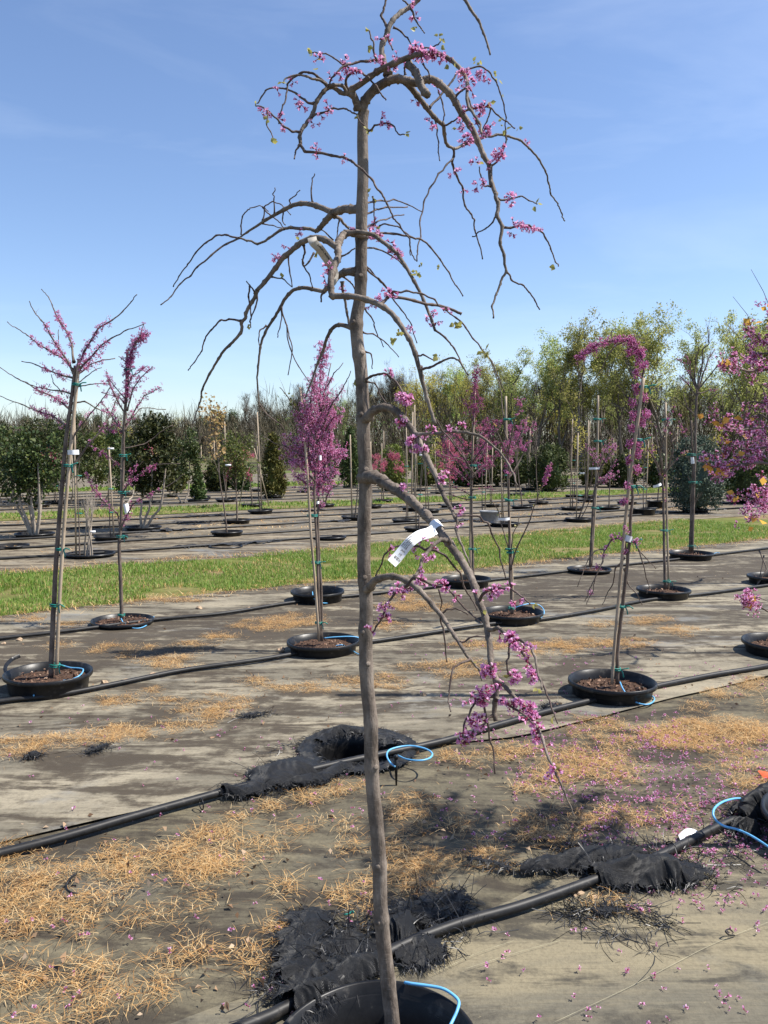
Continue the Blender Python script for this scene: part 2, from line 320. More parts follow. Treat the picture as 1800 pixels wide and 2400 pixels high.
HOLES = [((-0.02, 1.944), 0.243), (tuple(G(*src('W', 772, 1624))[:2]), 0.215)]
def in_hole(x, y, pad=0.0):
    return any((x - h[0][0]) ** 2 + (y - h[0][1]) ** 2 < (h[1] + pad) ** 2 for h in HOLES)
def nz(x, y, z=0.0): return mnoise.noise(Vector((x, y, z)))
def sheet(name, s0, s1, t0, t1, z, mat, ds=0.12, dt=0.12, amp=0.004, seed=0.0):
    """a strip of ground cover laid along the nursery rows; t0, t1 may be functions of s"""
    f0 = t0 if callable(t0) else (lambda s: t0); f1 = t1 if callable(t1) else (lambda s: t1)
    ns = int((s1 - s0) / ds) + 1; nt = max(2, int((f1(0) - f0(0)) / dt) + 1)
    S = np.linspace(s0, s1, ns); V = np.zeros((ns, nt, 3)); cut = np.zeros((ns, nt), bool)
    for i, s in enumerate(S):
        for j, q in enumerate(np.linspace(0, 1, nt)):
            t = f0(s) * (1 - q) + f1(s) * q; x, y = XY(s, t)
            e = 1.0 if min(q, 1 - q) * nt > 1 else 0.25
            V[i, j] = (x, y, z + amp * e * (nz(x * 1.7, y * 1.7, seed) + 0.6 * nz(x * 5, y * 5, seed + 3)) + amp * 0.6)
    for h, r in ((HOLES[0][0], HOLES[0][1]), (HOLES[1][0], HOLES[1][1] + 0.02)):   # snap the hole's border to a circle, then cut
        d = V[..., :2] - np.array(h); L = np.linalg.norm(d, axis=-1); m = (L < r + max(ds, dt) * 0.8) & (L > r * 0.2)
        V[m, :2] = np.array(h) + d[m] / L[m][:, None] * np.maximum(r, L[m])[:, None]; cut |= (L <= r + 1e-6)
    idx = np.arange(ns * nt).reshape(ns, nt); F = np.stack([idx[:-1, :-1], idx[1:, :-1], idx[1:, 1:], idx[:-1, 1:]], -1).reshape(-1, 4)
    c = cut.reshape(-1)[F].all(1); F = F[~c]
    mb = MB(); mb.add(V.reshape(-1, 3), F); return structure(mb.obj(name, MATS[mat]))
def wob(a, f, seed): return lambda s, a=a, f=f, seed=seed: a * nz(s * f, seed, 0.3) + 0.35 * a * nz(s * f * 4, seed, 7.3)
# bare earth out to the horizon (the two dug-in sockets are cut out of it)
mb = MB(); N = 90; gx = np.linspace(-4, 4, N); gy = np.linspace(0.0, 8, N)
V = np.array([[(x, y, -0.02) for y in gy] for x in gx]); idx = np.arange(N * N).reshape(N, N)
F = np.stack([idx[:-1, :-1], idx[1:, :-1], idx[1:, 1:], idx[:-1, 1:]], -1).reshape(-1, 4); C = V.reshape(-1, 3)[F].mean(1)
F = F[[not in_hole(c[0], c[1], 0.05) for c in C]]; mb.add(V.reshape(-1, 3), F)
B = 900.0
for x0, x1, y0, y1 in ((-B, -4, -B, B), (4, B, -B, B), (-4, 4, -B, 0), (-4, 4, 8, B)):
    mb.add([(x0, y0, -0.02), (x1, y0, -0.02), (x1, y1, -0.02), (x0, y1, -0.02)], [[0, 1, 2, 3]])
structure(mb.obj('ground', MATS['bare_soil'], smooth=False))
wA, wB, wC, wD, wE = wob(0.05, 0.9, 1.1), wob(0.035, 1.1, 5.2), wob(0.16, 0.6, 9.4), wob(0.22, 0.5, 13.7), wob(0.12, 0.5, 21.2)
sheet('ground_fabric', -3, 9, -3.5, lambda s: 2.03 + wA(s), 0.0, 'fabric_front', 0.10, 0.10, 0.006, 1.0)
sheet('ground_fabric', -3, 12, lambda s: 1.9, lambda s: 3.42, -0.008, 'fabric_aisle', 0.07, 0.07, 0.008, 2.0)
def edgeB(s): return (3.40 if s < 2.3 else max(3.22, 3.40 - (s - 2.3) * 0.3)) + wB(s) * 0.5
sheet('ground_fabric', -4, 18, edgeB, lambda s: 8.25 + wC(s), 0.006, 'fabric_rows', 0.12, 0.12, 0.005, 3.0)
sheet('grass_lane', -12, 50, lambda s: 8.15 + wC(s) * 0.3 - 0.2, lambda s: 11.0 + 0.045 * max(0, s - 3) + wD(s), -0.004, 'grass_soil', 0.3, 0.2, 0.012, 4.0)
sheet('ground_fabric', -16, 60, lambda s: 10.95 + 0.045 * max(0, s - 3) + wD(s) - 0.15, 19.2, 0.004, 'fabric_far', 0.4, 0.25, 0.008, 5.0)
sheet('grass_lane', -30, 80, lambda s: 19.0 + 2 * wE(s), lambda s: 21.3 + 2 * wE(s + 40), 0.012, 'grass_soil', 0.6, 0.3, 0.012, 6.0)
sheet('ground_fabric', -30, 90, lambda s: 21.2, 31.0, 0.006, 'fabric_far', 0.8, 0.5, 0.01, 7.0)
sheet('grass_lane', -40, 120, lambda s: 30.8 + 3 * wE(s + 9), 33.5, 0.012, 'grass_soil', 0.8, 0.5, 0.01, 8.0)
sheet('ground_fabric', -40, 130, lambda s: 33.3, 47.0, 0.006, 'fabric_far', 1.0, 0.8, 0.01, 9.0)

# ------------------------------------------------------------------ water pipes along the rows
def pipe(name, P, r, label, group='black water pipes along the rows'):
    mb = MB(); mb.tube(smooth_path(P, 8), r, 10); o = mb.obj(name, MATS['pipe_plastic']); return tag(o, label, 'pipe', group)
def row_path(fr_pts, t, s0, s1, z, ext=True):
    P = [G(u, v, z) for u, v in fr_pts]
    a, b = ST(P[0][0], P[0][1]), ST(P[-1][0], P[-1][1])
    if ext:
        P = [np.array([*XY(s, a[1] + 0.04 * nz(s, t)), z]) for s in np.arange(s0, a[0] - 0.7, 1.3)] + P + [np.array([*XY(s, b[1] + 0.05 * nz(s, t + 5)), z]) for s in np.arange(b[0] + 1.0, s1, 1.3)]
    return P
pA = row_path(pts('W', '480,2236 610,2180 700,2135 800,2080 880,2037 1000,1992 1130,1955 1280,1902 1420,1850 1560,1782 1640,1752'), 2, -3, 9, 0.028)
pipe('water_pipe', pA, 0.0175, 'thick black water pipe running past the nearest pot, ragged cloth around it')
pB = row_path(pts('W', '0,1843 150,1804 300,1760 420,1727 520,1700 650,1668 750,1645 830,1628 960,1600 1080,1565 1200,1532 1300,1508 1420,1482 1540,1458 1659,1438'), 3, -3, 14, 0.028)
pipe('water_pipe', pB, 0.0175, 'black water pipe from the left edge past the open planting hole')
pC = row_path(pts('W', '0,1515 130,1500 260,1475 400,1447 560,1425 720,1398 880,1375 1040,1350 1170,1338 1300,1316 1400,1296 1520,1283 1659,1264'), 4, -4, 20, 0.03)
pipe('water_pipe', pC, 0.016, 'black water pipe in front of the three-stemmed pink columnar tree pot')
pD = row_path(pts('W', '0,1379 160,1361 330,1339 480,1325 640,1300 800,1283 960,1265 1130,1245 1300,1225 1480,1206 1659,1184'), 5, -4, 24, 0.03)
pipe('water_pipe', pD, 0.0155, 'black water pipe closest to the near edge of the grass lane')
ORD = 'first second third fourth fifth sixth seventh eighth ninth tenth eleventh twelfth'.split()
for i, t in enumerate((12.3, 13.5, 14.9, 16.3, 17.7, 22.2, 23.8, 25.4, 27.0, 28.6)):
    P = [np.array([*XY(s, t + 0.035 * max(0, s - 3) + 0.10 * nz(s * 0.35, t)), 0.03 + 0.012 * nz(s, t + 9)]) for s in np.arange(-14, 60, 1.1)]
    mb = MB(); mb.tube(smooth_path(P, 3), 0.022, 6); tag(mb.obj('water_pipe', MATS['pipe_plastic']), ORD[i] + ' black water pipe beyond the grass lane, counted from the grass', 'pipe', 'far water pipes beyond the grass lane')
# ------------------------------------------------------------------ blossoms and leaves
def floret(rng, size=1.0, petals=5):
    V, F, M = [], [], []
    def kite(d, up, l, w, base=0.002):
        d = d / np.linalg.norm(d); s = np.cross(d, up); s /= np.linalg.norm(s) + 1e-9; n = np.cross(s, d)
        o = len(V); V.extend([d * base, d * l * 0.55 + s * w + n * l * 0.12, d * l + n * l * rng.uniform(-0.1, 0.25), d * l * 0.55 - s * w + n * l * 0.12])
        F.append([o, o + 1, o + 2, o + 3]); M.append(0)
    dirs = [(0.95, 0.1, 0.5), (-0.95, 0.1, 0.5), (0.1, 0.9, 0.75), (0.28, -0.85, 0.85), (-0.28, -0.85, 0.8)][:petals]
    for d in dirs:
        kite(np.array(d) + rng.normal(0, 0.15, 3), np.array([0, 0, 1.0]), size * 0.0085 * rng.uniform(0.8, 1.15), size * 0.0030)
    o = len(V); c = size * 0.0026
    V.extend([np.array(q) * c for q in ((0, 0, -2.2), (1, 0, 0), (0, 1, 0), (-1, 0, 0), (0, -1, 0), (0, 0, 1.2))])
    for a, b in ((1, 2), (2, 3), (3, 4), (4, 1)):
        F.append([o, o + b, o + a, o + a]); F.append([o + 5, o + a, o + b, o + b])
        M.extend([1, 1])
    return np.array(V), F, M
def cluster(rng, n, size=1.0, petals=5, spread=0.011):
    """florets on short stalks round one bud; faces as quads (triangles closed on themselves are split apart below)"""
    V, Q, T = [], [], []; o = 0
    for i in range(n):
        v, f, m = floret(rng, size * rng.uniform(0.85, 1.15), petals)
        d = rng.normal(size=3); d[2] = d[2] * 0.8 - 0.15; d /= np.linalg.norm(d)
        up = np.cross(d, rng.normal(size=3)); up /= np.linalg.norm(up); R = np.stack([np.cross(up, d), up, d], 1)
        r = spread * size * rng.uniform(0.5, 1.25); c = d * r
        V.append(v @ R.T + c)
        for q, mm in zip(f, m): (Q if mm == 0 else T).append([o + x for x in (q if mm == 0 else q[:3])])
        o += len(v)
        w = size * 0.0007; V.append(np.array([up * w, -up * w, c])); T.append([o, o + 1, o + 2]); o += 3
    return np.vstack(V), np.array(Q), np.array(T)
RNG = np.random.default_rng(7)
def cluster_mesh(name, n, size, mat):
    v, q, t = cluster(RNG, n, size); mb = MB(); mb.add(v, q, 0); o = mb.f[0][0]; mb.f.append((t.astype(np.int32), 1))
    return mb.mesh(name, [MATS[mat], MATS['calyx']], smooth=False)
CL_BIG = [cluster_mesh('blossom_cluster', n, 0.98, 'petal') for n in (12, 14, 13)]
CL_MID = [cluster_mesh('blossom_cluster', n, 0.95, 'petal') for n in (6, 7, 8, 7)]
CL_SML = [cluster_mesh('blossom_cluster', n, 0.92, 'petal') for n in (3, 4, 3)]
LITE = [cluster(np.random.default_rng(50 + i), n, 1.0, 3, 0.013) for i, n in enumerate((5, 6, 7, 8))]
def blossoms(mb, pos, rng, scale=1.0):
    pos = np.asarray(pos).reshape(-1, 3); pick = rng.integers(0, len(LITE), len(pos))
    for i, (v, q, t) in enumerate(LITE):
        p = pos[pick == i]
        if not len(p): continue
        R = rand_rot(rng, len(p)); S = scale * rng.uniform(0.75, 1.25, len(p))
        W = np.einsum('nij,vj->nvi', R, v) * S[:, None, None] + p[:, None]; off = (np.arange(len(p)) * len(v))[:, None, None]
        mb.add(W.reshape(-1, 3), (q[None] + off).reshape(-1, 4), 0); base = mb.n - W.shape[0] * W.shape[1]
        mb.f.append(((t[None] + off + base).reshape(-1, 3).astype(np.int32), 1))
def leaf_mesh(name, mat, l=0.018, w=0.008):
    V = np.array([(0, 0, 0), (w * 0.9, l * 0.3, 0.002), (w, l * 0.55, 0.001), (0, l * 1.15, -0.003), (-w, l * 0.55, 0.001), (-w * 0.9, l * 0.3, 0.002), (0, l * 0.45, -0.003)])
    mb = MB(); mb.add(V, [[6, 0, 1], [6, 1, 2], [6, 2, 3], [6, 3, 4], [6, 4, 5], [6, 5, 0]]); return mb.mesh(name, MATS[mat])
LEAF_NEW = leaf_mesh('leaf', 'leaf_new')
def cards(mb, pos, rng, l, w, m=0, droop=0.0, curl=0.18):
    """leaf-sized kites, freely turned"""
    pos = np.asarray(pos).reshape(-1, 3); n = len(pos)
    if not n: return
    V = np.array([(0, 0, 0), (w, l * 0.5, l * curl), (0, l, 0), (-w, l * 0.5, l * curl)])
    d = rng.normal(size=(n, 3)); d[:, 2] -= droop; d /= np.linalg.norm(d, axis=1, keepdims=True)
    a = rng.normal(size=(n, 3)); x = np.cross(d, a); x /= np.linalg.norm(x, axis=1, keepdims=True)
    R = np.stack([x, d, np.cross(x, d)], -1)
    scatter(mb, V, np.array([[0, 1, 2, 3]]), np.array([m]), pos, R, rng.uniform(0.6, 1.3, n))
def blades(mb, pos, dirv, L, W, rng, bend=0.5, m=0):
    """bent grass blades: two-segment strips"""
    pos = np.asarray(pos); n = len(pos); d = dirv / np.linalg.norm(dirv, axis=1, keepdims=True)
    s = np.cross(d, np.array([0, 0, 1.0])); s /= np.linalg.norm(s, axis=1, keepdims=True) + 1e-9
    L = L[:, None]; W = np.broadcast_to(W, (n,))[:, None]
    mid = pos + d * L * 0.55; tip = pos + d * L; tip[:, 2] -= bend * L[:, 0] * 0.4; hx = d.copy(); hx[:, 2] = 0
    tip += hx * L * 0.15; tip[:, 2] = np.maximum(tip[:, 2], pos[:, 2] + 0.002); mid[:, 2] = np.maximum(mid[:, 2], pos[:, 2] + 0.004)
    V = np.stack([pos - s * W, pos + s * W, mid + s * W * 0.8, mid - s * W * 0.8, tip], 1); o = (np.arange(n) * 5)[:, None]
    mb.add(V.reshape(-1, 3), o + np.array([[0, 1, 2, 3]]), m); base = mb.n - n * 5
    mb.f.append(((base + o + np.array([[3, 2, 4]])).astype(np.int32), m))

# ------------------------------------------------------------------ nursery pots
POT_R = 0.26
def pot_parts(root, c, r=POT_R, h=0.095, soil=0.045, seed=0, mat='black_plastic', depth=-0.015, chips=140, sides=44):
    rng = np.random.default_rng(900 + seed); c = np.array([c[0], c[1], 0.0]); ph = rng.uniform(0, 6)
    wv = lambda a: 1 + 0.018 * np.cos(2 * a + ph) + 0.006 * np.cos(5 * a + ph)
    tl = rng.uniform(-0.012, 0.012, 2)
    mb = MB(); pr = [(r * 0.90, depth), (r * 0.93, h * 0.35), (r * 0.955, h - 0.028), (r * 0.965, h - 0.026), (r * 1.03, h - 0.027), (r * 1.04, h - 0.022), (r * 1.035, h - 0.003), (r * 1.015, h), (r * 0.985, h - 0.003),
          (r * 0.965, h - 0.024), (r * 0.945, h - 0.028), (r * 0.925, min(soil, h - 0.03) - 0.02), (r * 0.91, soil - 0.03)]
    mb.lathe(pr, c, sides, 0, wv)
    for v in mb.v: v[:, 2] += (v[:, 0] - c[0]) * tl[0] + (v[:, 1] - c[1]) * tl[1]
    pot = mb.obj('pot', MATS[mat], root)
    mb = MB(); an = np.arange(28) * 2 * math.pi / 28; V = [c + (0, 0, soil + 0.015)]
    for q in (0.3, 0.6, 0.85, 0.96):
        for a in an: V.append(c + np.array([r * 0.93 * q * math.cos(a), r * 0.93 * q * math.sin(a), soil + 0.012 * (1 - q) + rng.uniform(-0.006, 0.006)]))
    F3 = [[0, 1 + j, 1 + (j + 1) % 28] for j in range(28)]
    F4 = [[1 + i * 28 + j, 1 + (i + 1) * 28 + j, 1 + (i + 1) * 28 + (j + 1) % 28, 1 + i * 28 + (j + 1) % 28] for i in range(3) for j in range(28)]
    mb.add(V, F3); mb.f.append((np.array(F4, np.int32), 0))
    so = mb.obj('soil', MATS['soil_mulch'], pot)
    if chips:
        mb = MB(); a = rng.uniform(0, 6.283, chips); q = np.sqrt(rng.uniform(0, 0.84, chips)) * r * 0.92
        cards(mb, np.stack([c[0] + q * np.cos(a), c[1] + q * np.sin(a), np.full(chips, soil + 0.014)], 1), rng, 0.022, 0.007, 0, 0.0, 0.1)
        stuff(mb.obj('bark_chips', MATS['bark_chip'], pot))
    return pot

# ------------------------------------------------------------------ trees traced branch by branch
class Traced:
    """A tree rebuilt from its branches as seen in the photograph; each branch leaves its parent at the parent's depth and wanders nearer or farther."""
    def __init__(self, root, D, seed, thick_mat, thin_mat):
        self.root, self.D, self.rng = root, D, np.random.default_rng(seed); self.px = []; self.dp = []; self.br = []; self.objs = []
        self.tm, self.nm = thick_mat, thin_mat
    def near(self, u, v):
        best = (1e9, self.D, None, None)
        for i, (p, d) in enumerate(zip(self.px, self.dp)):
            e = (p[:, 0] - u) ** 2 + (p[:, 1] - v) ** 2; j = int(np.argmin(e))
            if e[j] < best[0]: best = (e[j], d[j], i, j)
        return best
    def branch(self, P, r0, r1, dy=None, name='branch', sides=7, lean=None, d0=None, jit=0.5, knots=None, zig=1.0, child=None, tapered=1.0):
        P = np.asarray(P, float); rng = self.rng
        L = np.linalg.norm(np.diff(P, axis=0), axis=1).sum() * PXM(self.D)
        if d0 is None: d0 = self.near(*P[0])[1] if self.px else self.D
        if dy is None: dy = rng.uniform(-0.45, 0.45) * L
        if name != 'trunk' and max(r0, r1) < 5.0 and jit:      # knobbly, zigzag shoots
            M_ = (P[:-1] + P[1:]) / 2 + rng.normal(0, 1.5 if self.D < 3 else 0.8, (len(P) - 1, 2)); P2 = np.empty((2 * len(P) - 1, 2)); P2[0::2] = P; P2[1::2] = M_; Q = smooth_path(P2, 3)
        else: Q = smooth_path(P, 5)
        q = np.concatenate([[0], np.cumsum(np.linalg.norm(np.diff(Q, axis=0), axis=1))]); q /= q[-1]
        if jit: Q[1:] += rng.normal(0, jit, (len(Q) - 1, 2)) * (0.4 + 0.6 * q[1:, None])
        dep = d0 + dy * (q ** 0.8) + (0 if name == 'trunk' else 0.05 * L * np.sin(q * 7 + rng.uniform(0, 6)) * q)
        R = (r0 + (r1 - r0) * q ** tapered) * PXM(self.D)
        if name != 'trunk':
            R = R * (1 + zig * 0.26 * (np.arange(len(Q)) % 6 == 0)); e_, _, bi, bj = self.near(*P[0]) if self.px else (1e9, 0, None, None)
            if bi is not None and e_ < 400 and self.br[bi][1][bj] > 1.35 * r0 * PXM(self.D): R = R * (1 + 0.5 * np.exp(-q * L / (2.6 * r0 * PXM(self.D) + 1e-6)))
        if knots is not None:
            for kv, ka in knots: R = R * (1 + ka * np.exp(-((Q[:, 1] - kv) / 9.0) ** 2))
        W = np.array([AT(u, v, d) for (u, v), d in zip(Q, dep)])
        mb = MB(); mb.tube(W, R, sides); mat = self.tm if max(r0, r1) * PXM(self.D) > 0.0034 else self.nm
        o = mb.obj(name, MATS[mat], self.root)
        self.px.append(Q); self.dp.append(dep); self.br.append((W, R)); self.objs.append(o)
        return o
    def lines(self, text, **kw):
        for ln in text.strip().splitlines():
            ln = ln.strip()
            if not ln: continue
            h, body = ln.split('|'); h = h.split()
            dy = float(h[3]) if len(h) > 3 else None
            rs = 1.0 if self.D < 3.0 else (0.85 if self.D < 4.5 else 0.68); self.branch(pts(h[0], body), float(h[1]) * rs, max(0.8, float(h[2]) * rs), dy, **kw)
    def hang(self, mesh, name, u, v, scale=1.0, off=0.006, snap=True):
        e, d, i, j = self.near(u, v); p = AT(u, v, d - 0.004)
        if snap and i is not None and e > 14 ** 2:
            w = self.br[i][0][j]; p = w + (p - w) * min(1.0, 14 / math.sqrt(e))
        o = link(name, mesh, self.objs[i] if i is not None else self.root)
        o.location = p; o.rotation_euler = self.rng.uniform(0, 6.28, 3); o.scale = (scale,) * 3; return o
    def along(self, lo=0.15, hi=0.9, per_m=40, which=None, off=0.006, rmin=0.0):
        out = []
        for i, (W, R) in enumerate(self.br):
            if which is not None and i not in which: continue
            L = np.linalg.norm(np.diff(W, axis=0), axis=1).sum(); n = self.rng.poisson(L * per_m)
            t = self.rng.uniform(lo, hi, n) * (len(W) - 1); k = t.astype(int); f = (t - k)[:, None]
            if n: out.append(W[k] * (1 - f) + W[np.minimum(k + 1, len(W) - 1)] * f + self.rng.normal(0, off, (n, 3)))
        return np.vstack(out) if out else np.zeros((0, 3))
    def stake(self, P, r=5.0, dz=0.03):
        W = np.array([AT(u, v, self.D + dz) for u, v in smooth_path(P, 3)])
        mb = MB(); mb.tube(W, r * PXM(self.D), 8); return mb.obj('stake', MATS['stake_wood'], self.root)
    def tie(self, u, v, w=9, h=5, tail=True):
        p = AT(u, v, self.D); s = PXM(self.D); mb = MB(); a = np.linspace(0, 2 * math.pi, 17); rad = w * s
        for dz in (-0.3, 0.3):
            mb.tube(np.stack([p[0] + rad * np.cos(a), p[1] + rad * 0.8 * np.sin(a), p[2] + h * s * (dz + 0.1 * np.sin(2 * a))], 1), 0.0042, 5)
        if tail:
            q = p + np.array([rad, -rad * 0.6, 0]); rr = self.rng
            mb.tube(smooth_path([q, q + (0.02, -0.01, 0.008), q + (0.045, -0.015, rr.uniform(-0.01, 0.02))], 3), 0.004, 5)
            mb.tube(smooth_path([q, q + (0.008, -0.01, -0.02), q + (0.012, -0.012, -0.045)], 3), 0.004, 5)
        return mb.obj('tie', MATS['green_tie'], self.root)
    def paper(self, u, v, w=22, h=8, rot=0.0, mat='tag_white'):
        p = AT(u, v, self.D - 0.05); s = PXM(self.D); mb = MB(); n = 9; V = []
        for i, q in enumerate(np.linspace(-1, 1, n)):
            for e in (-1, 1):
                x, z = q * w / 2 * s, e * h / 2 * s
                V.append(p + np.array([x * math.cos(rot) - z * math.sin(rot), 0.03 * q * q, x * math.sin(rot) + z * math.cos(rot)]))
        mb.add(V, [[2 * i, 2 * i + 2, 2 * i + 3, 2 * i + 1] for i in range(n - 1)]); return mb.obj('tag', MATS[mat], self.root)
    def bloom(self, mat='petal', name='blossoms', extra=None, scale=1.0, **kw):
        p = self.along(**kw)
        if extra is not None: p = np.vstack([p, extra])
        mb = MB(); blossoms(mb, p, self.rng, scale); return stuff(mb.obj(name, [MATS[mat], MATS['calyx']], self.root, smooth=False))
    def leaves(self, mat, n, l=0.02, which=None, lo=0.5, hi=1.0, name='leaves', off=0.01):
        p = self.along(lo, hi, n, which, off); mb = MB(); cards(mb, p, self.rng, l, l * 0.42); return stuff(mb.obj(name, MATS[mat], self.root))
    def twigs(self, per_m=4, l=(0.04, 0.14), r=0.0016, lo=0.3, name='twigs', up=0.3):
        rng = self.rng; mb = MB()
        for W, R in list(self.br):
            L = np.linalg.norm(np.diff(W, axis=0), axis=1).sum()
            for _ in range(rng.poisson(L * per_m)):
                k = int(rng.uniform(lo, 0.98) * (len(W) - 1)); d = W[min(k + 1, len(W) - 1)] - W[k]; d = d / (np.linalg.norm(d) + 1e-9) + rng.normal(0, 0.7, 3); d[2] += up; d /= np.linalg.norm(d)
                ll = rng.uniform(*l); mb.tube([W[k], W[k] + d * ll * 0.5, W[k] + d * ll + rng.normal(0, ll * 0.12, 3)], [r, r * 0.8, r * 0.5], 4)
        if mb.v: return stuff(mb.obj(name, MATS[self.nm], self.root))
# ------------------------------------------------------------------ the weeping redbud in front
MAIN_D = 2.02
main = thing('weeping_redbud_tree', 'tall weeping redbud with grey trunk and drooping branches in the nearest pot', 'tree', (0.02, MAIN_D, -0.1))
pot_parts(main, (-0.02, 1.944), 0.25, 0.05, -0.105, 1, depth=-0.2, chips=90, sides=72)
T = Traced(main, MAIN_D, 11, 'bark_grey_brown', 'bark_twig')
trunk_px = pts('W', '858,2370 855,2300') + pts('W', '847,2205 838,2120 829,2040 822,1960 820,1880 815,1800 806,1710 802,1640 801,1560 793,1480 790,1390 791,1300 786,1220 787,1130 790,1030 786,960 784,880 780,800 772,740 770,690 778,640 780,560 781,470 784,380 783,300 784,258 787,238')
rad = np.interp(np.linspace(0, 1, len(trunk_px)), [0, 0.12, 0.35, 0.55, 0.75, 1], [20, 18, 16.5, 15.5, 14.5, 11.5])
kn = [(y * 1.085, a) for y, a in ((2120, .10), (1985, .16), (1868, .12), (1760, .08), (1655, .14), (1560, .10), (1440, .12), (1362, .22), (1255, .12), (1130, .10), (1020, .22), (905, .18), (768, .12), (700, .16), (600, .12), (510, .15), (450, .10))]
Qt = smooth_path(trunk_px, 8); qr = np.interp(np.linspace(0, 1, len(Qt)), np.linspace(0, 1, len(rad)), rad)
for kv, ka in kn: qr = qr * (1 + ka * np.exp(-((Qt[:, 1] - kv) / 10.0) ** 2))
Wt = np.array([AT(u, v, MAIN_D) for u, v in Qt]); mb = MB(); mb.tube(Wt, qr * PXM(MAIN_D), 20)
for v in mb.v:                                             # the trunk is not quite round
    pass
trunk = mb.obj('trunk', MATS['bark_grey_brown'], main); T.px.append(Qt); T.dp.append(np.full(len(Qt), MAIN_D)); T.br.append((Wt, qr * PXM(MAIN_D))); T.objs.append(trunk)
rk = np.random.default_rng(3)
for kv, ka in kn:                                          # pruning knots
    if ka < 0.12: continue
    j = int(np.argmin(abs(Qt[:, 1] - kv))); a = rk.uniform(-2.2, -0.6); R = qr[j] * PXM(MAIN_D); d = np.array([math.cos(a), math.sin(a), 0.35])
    mb = MB(); mb.tube([Wt[j] + d * R * 0.5, Wt[j] + d * R * 1.02, Wt[j] + d * R * 1.07], [R * 0.42, R * 0.34, R * 0.16], 9); mb.obj('knot', MATS['bark_grey_brown'], main)
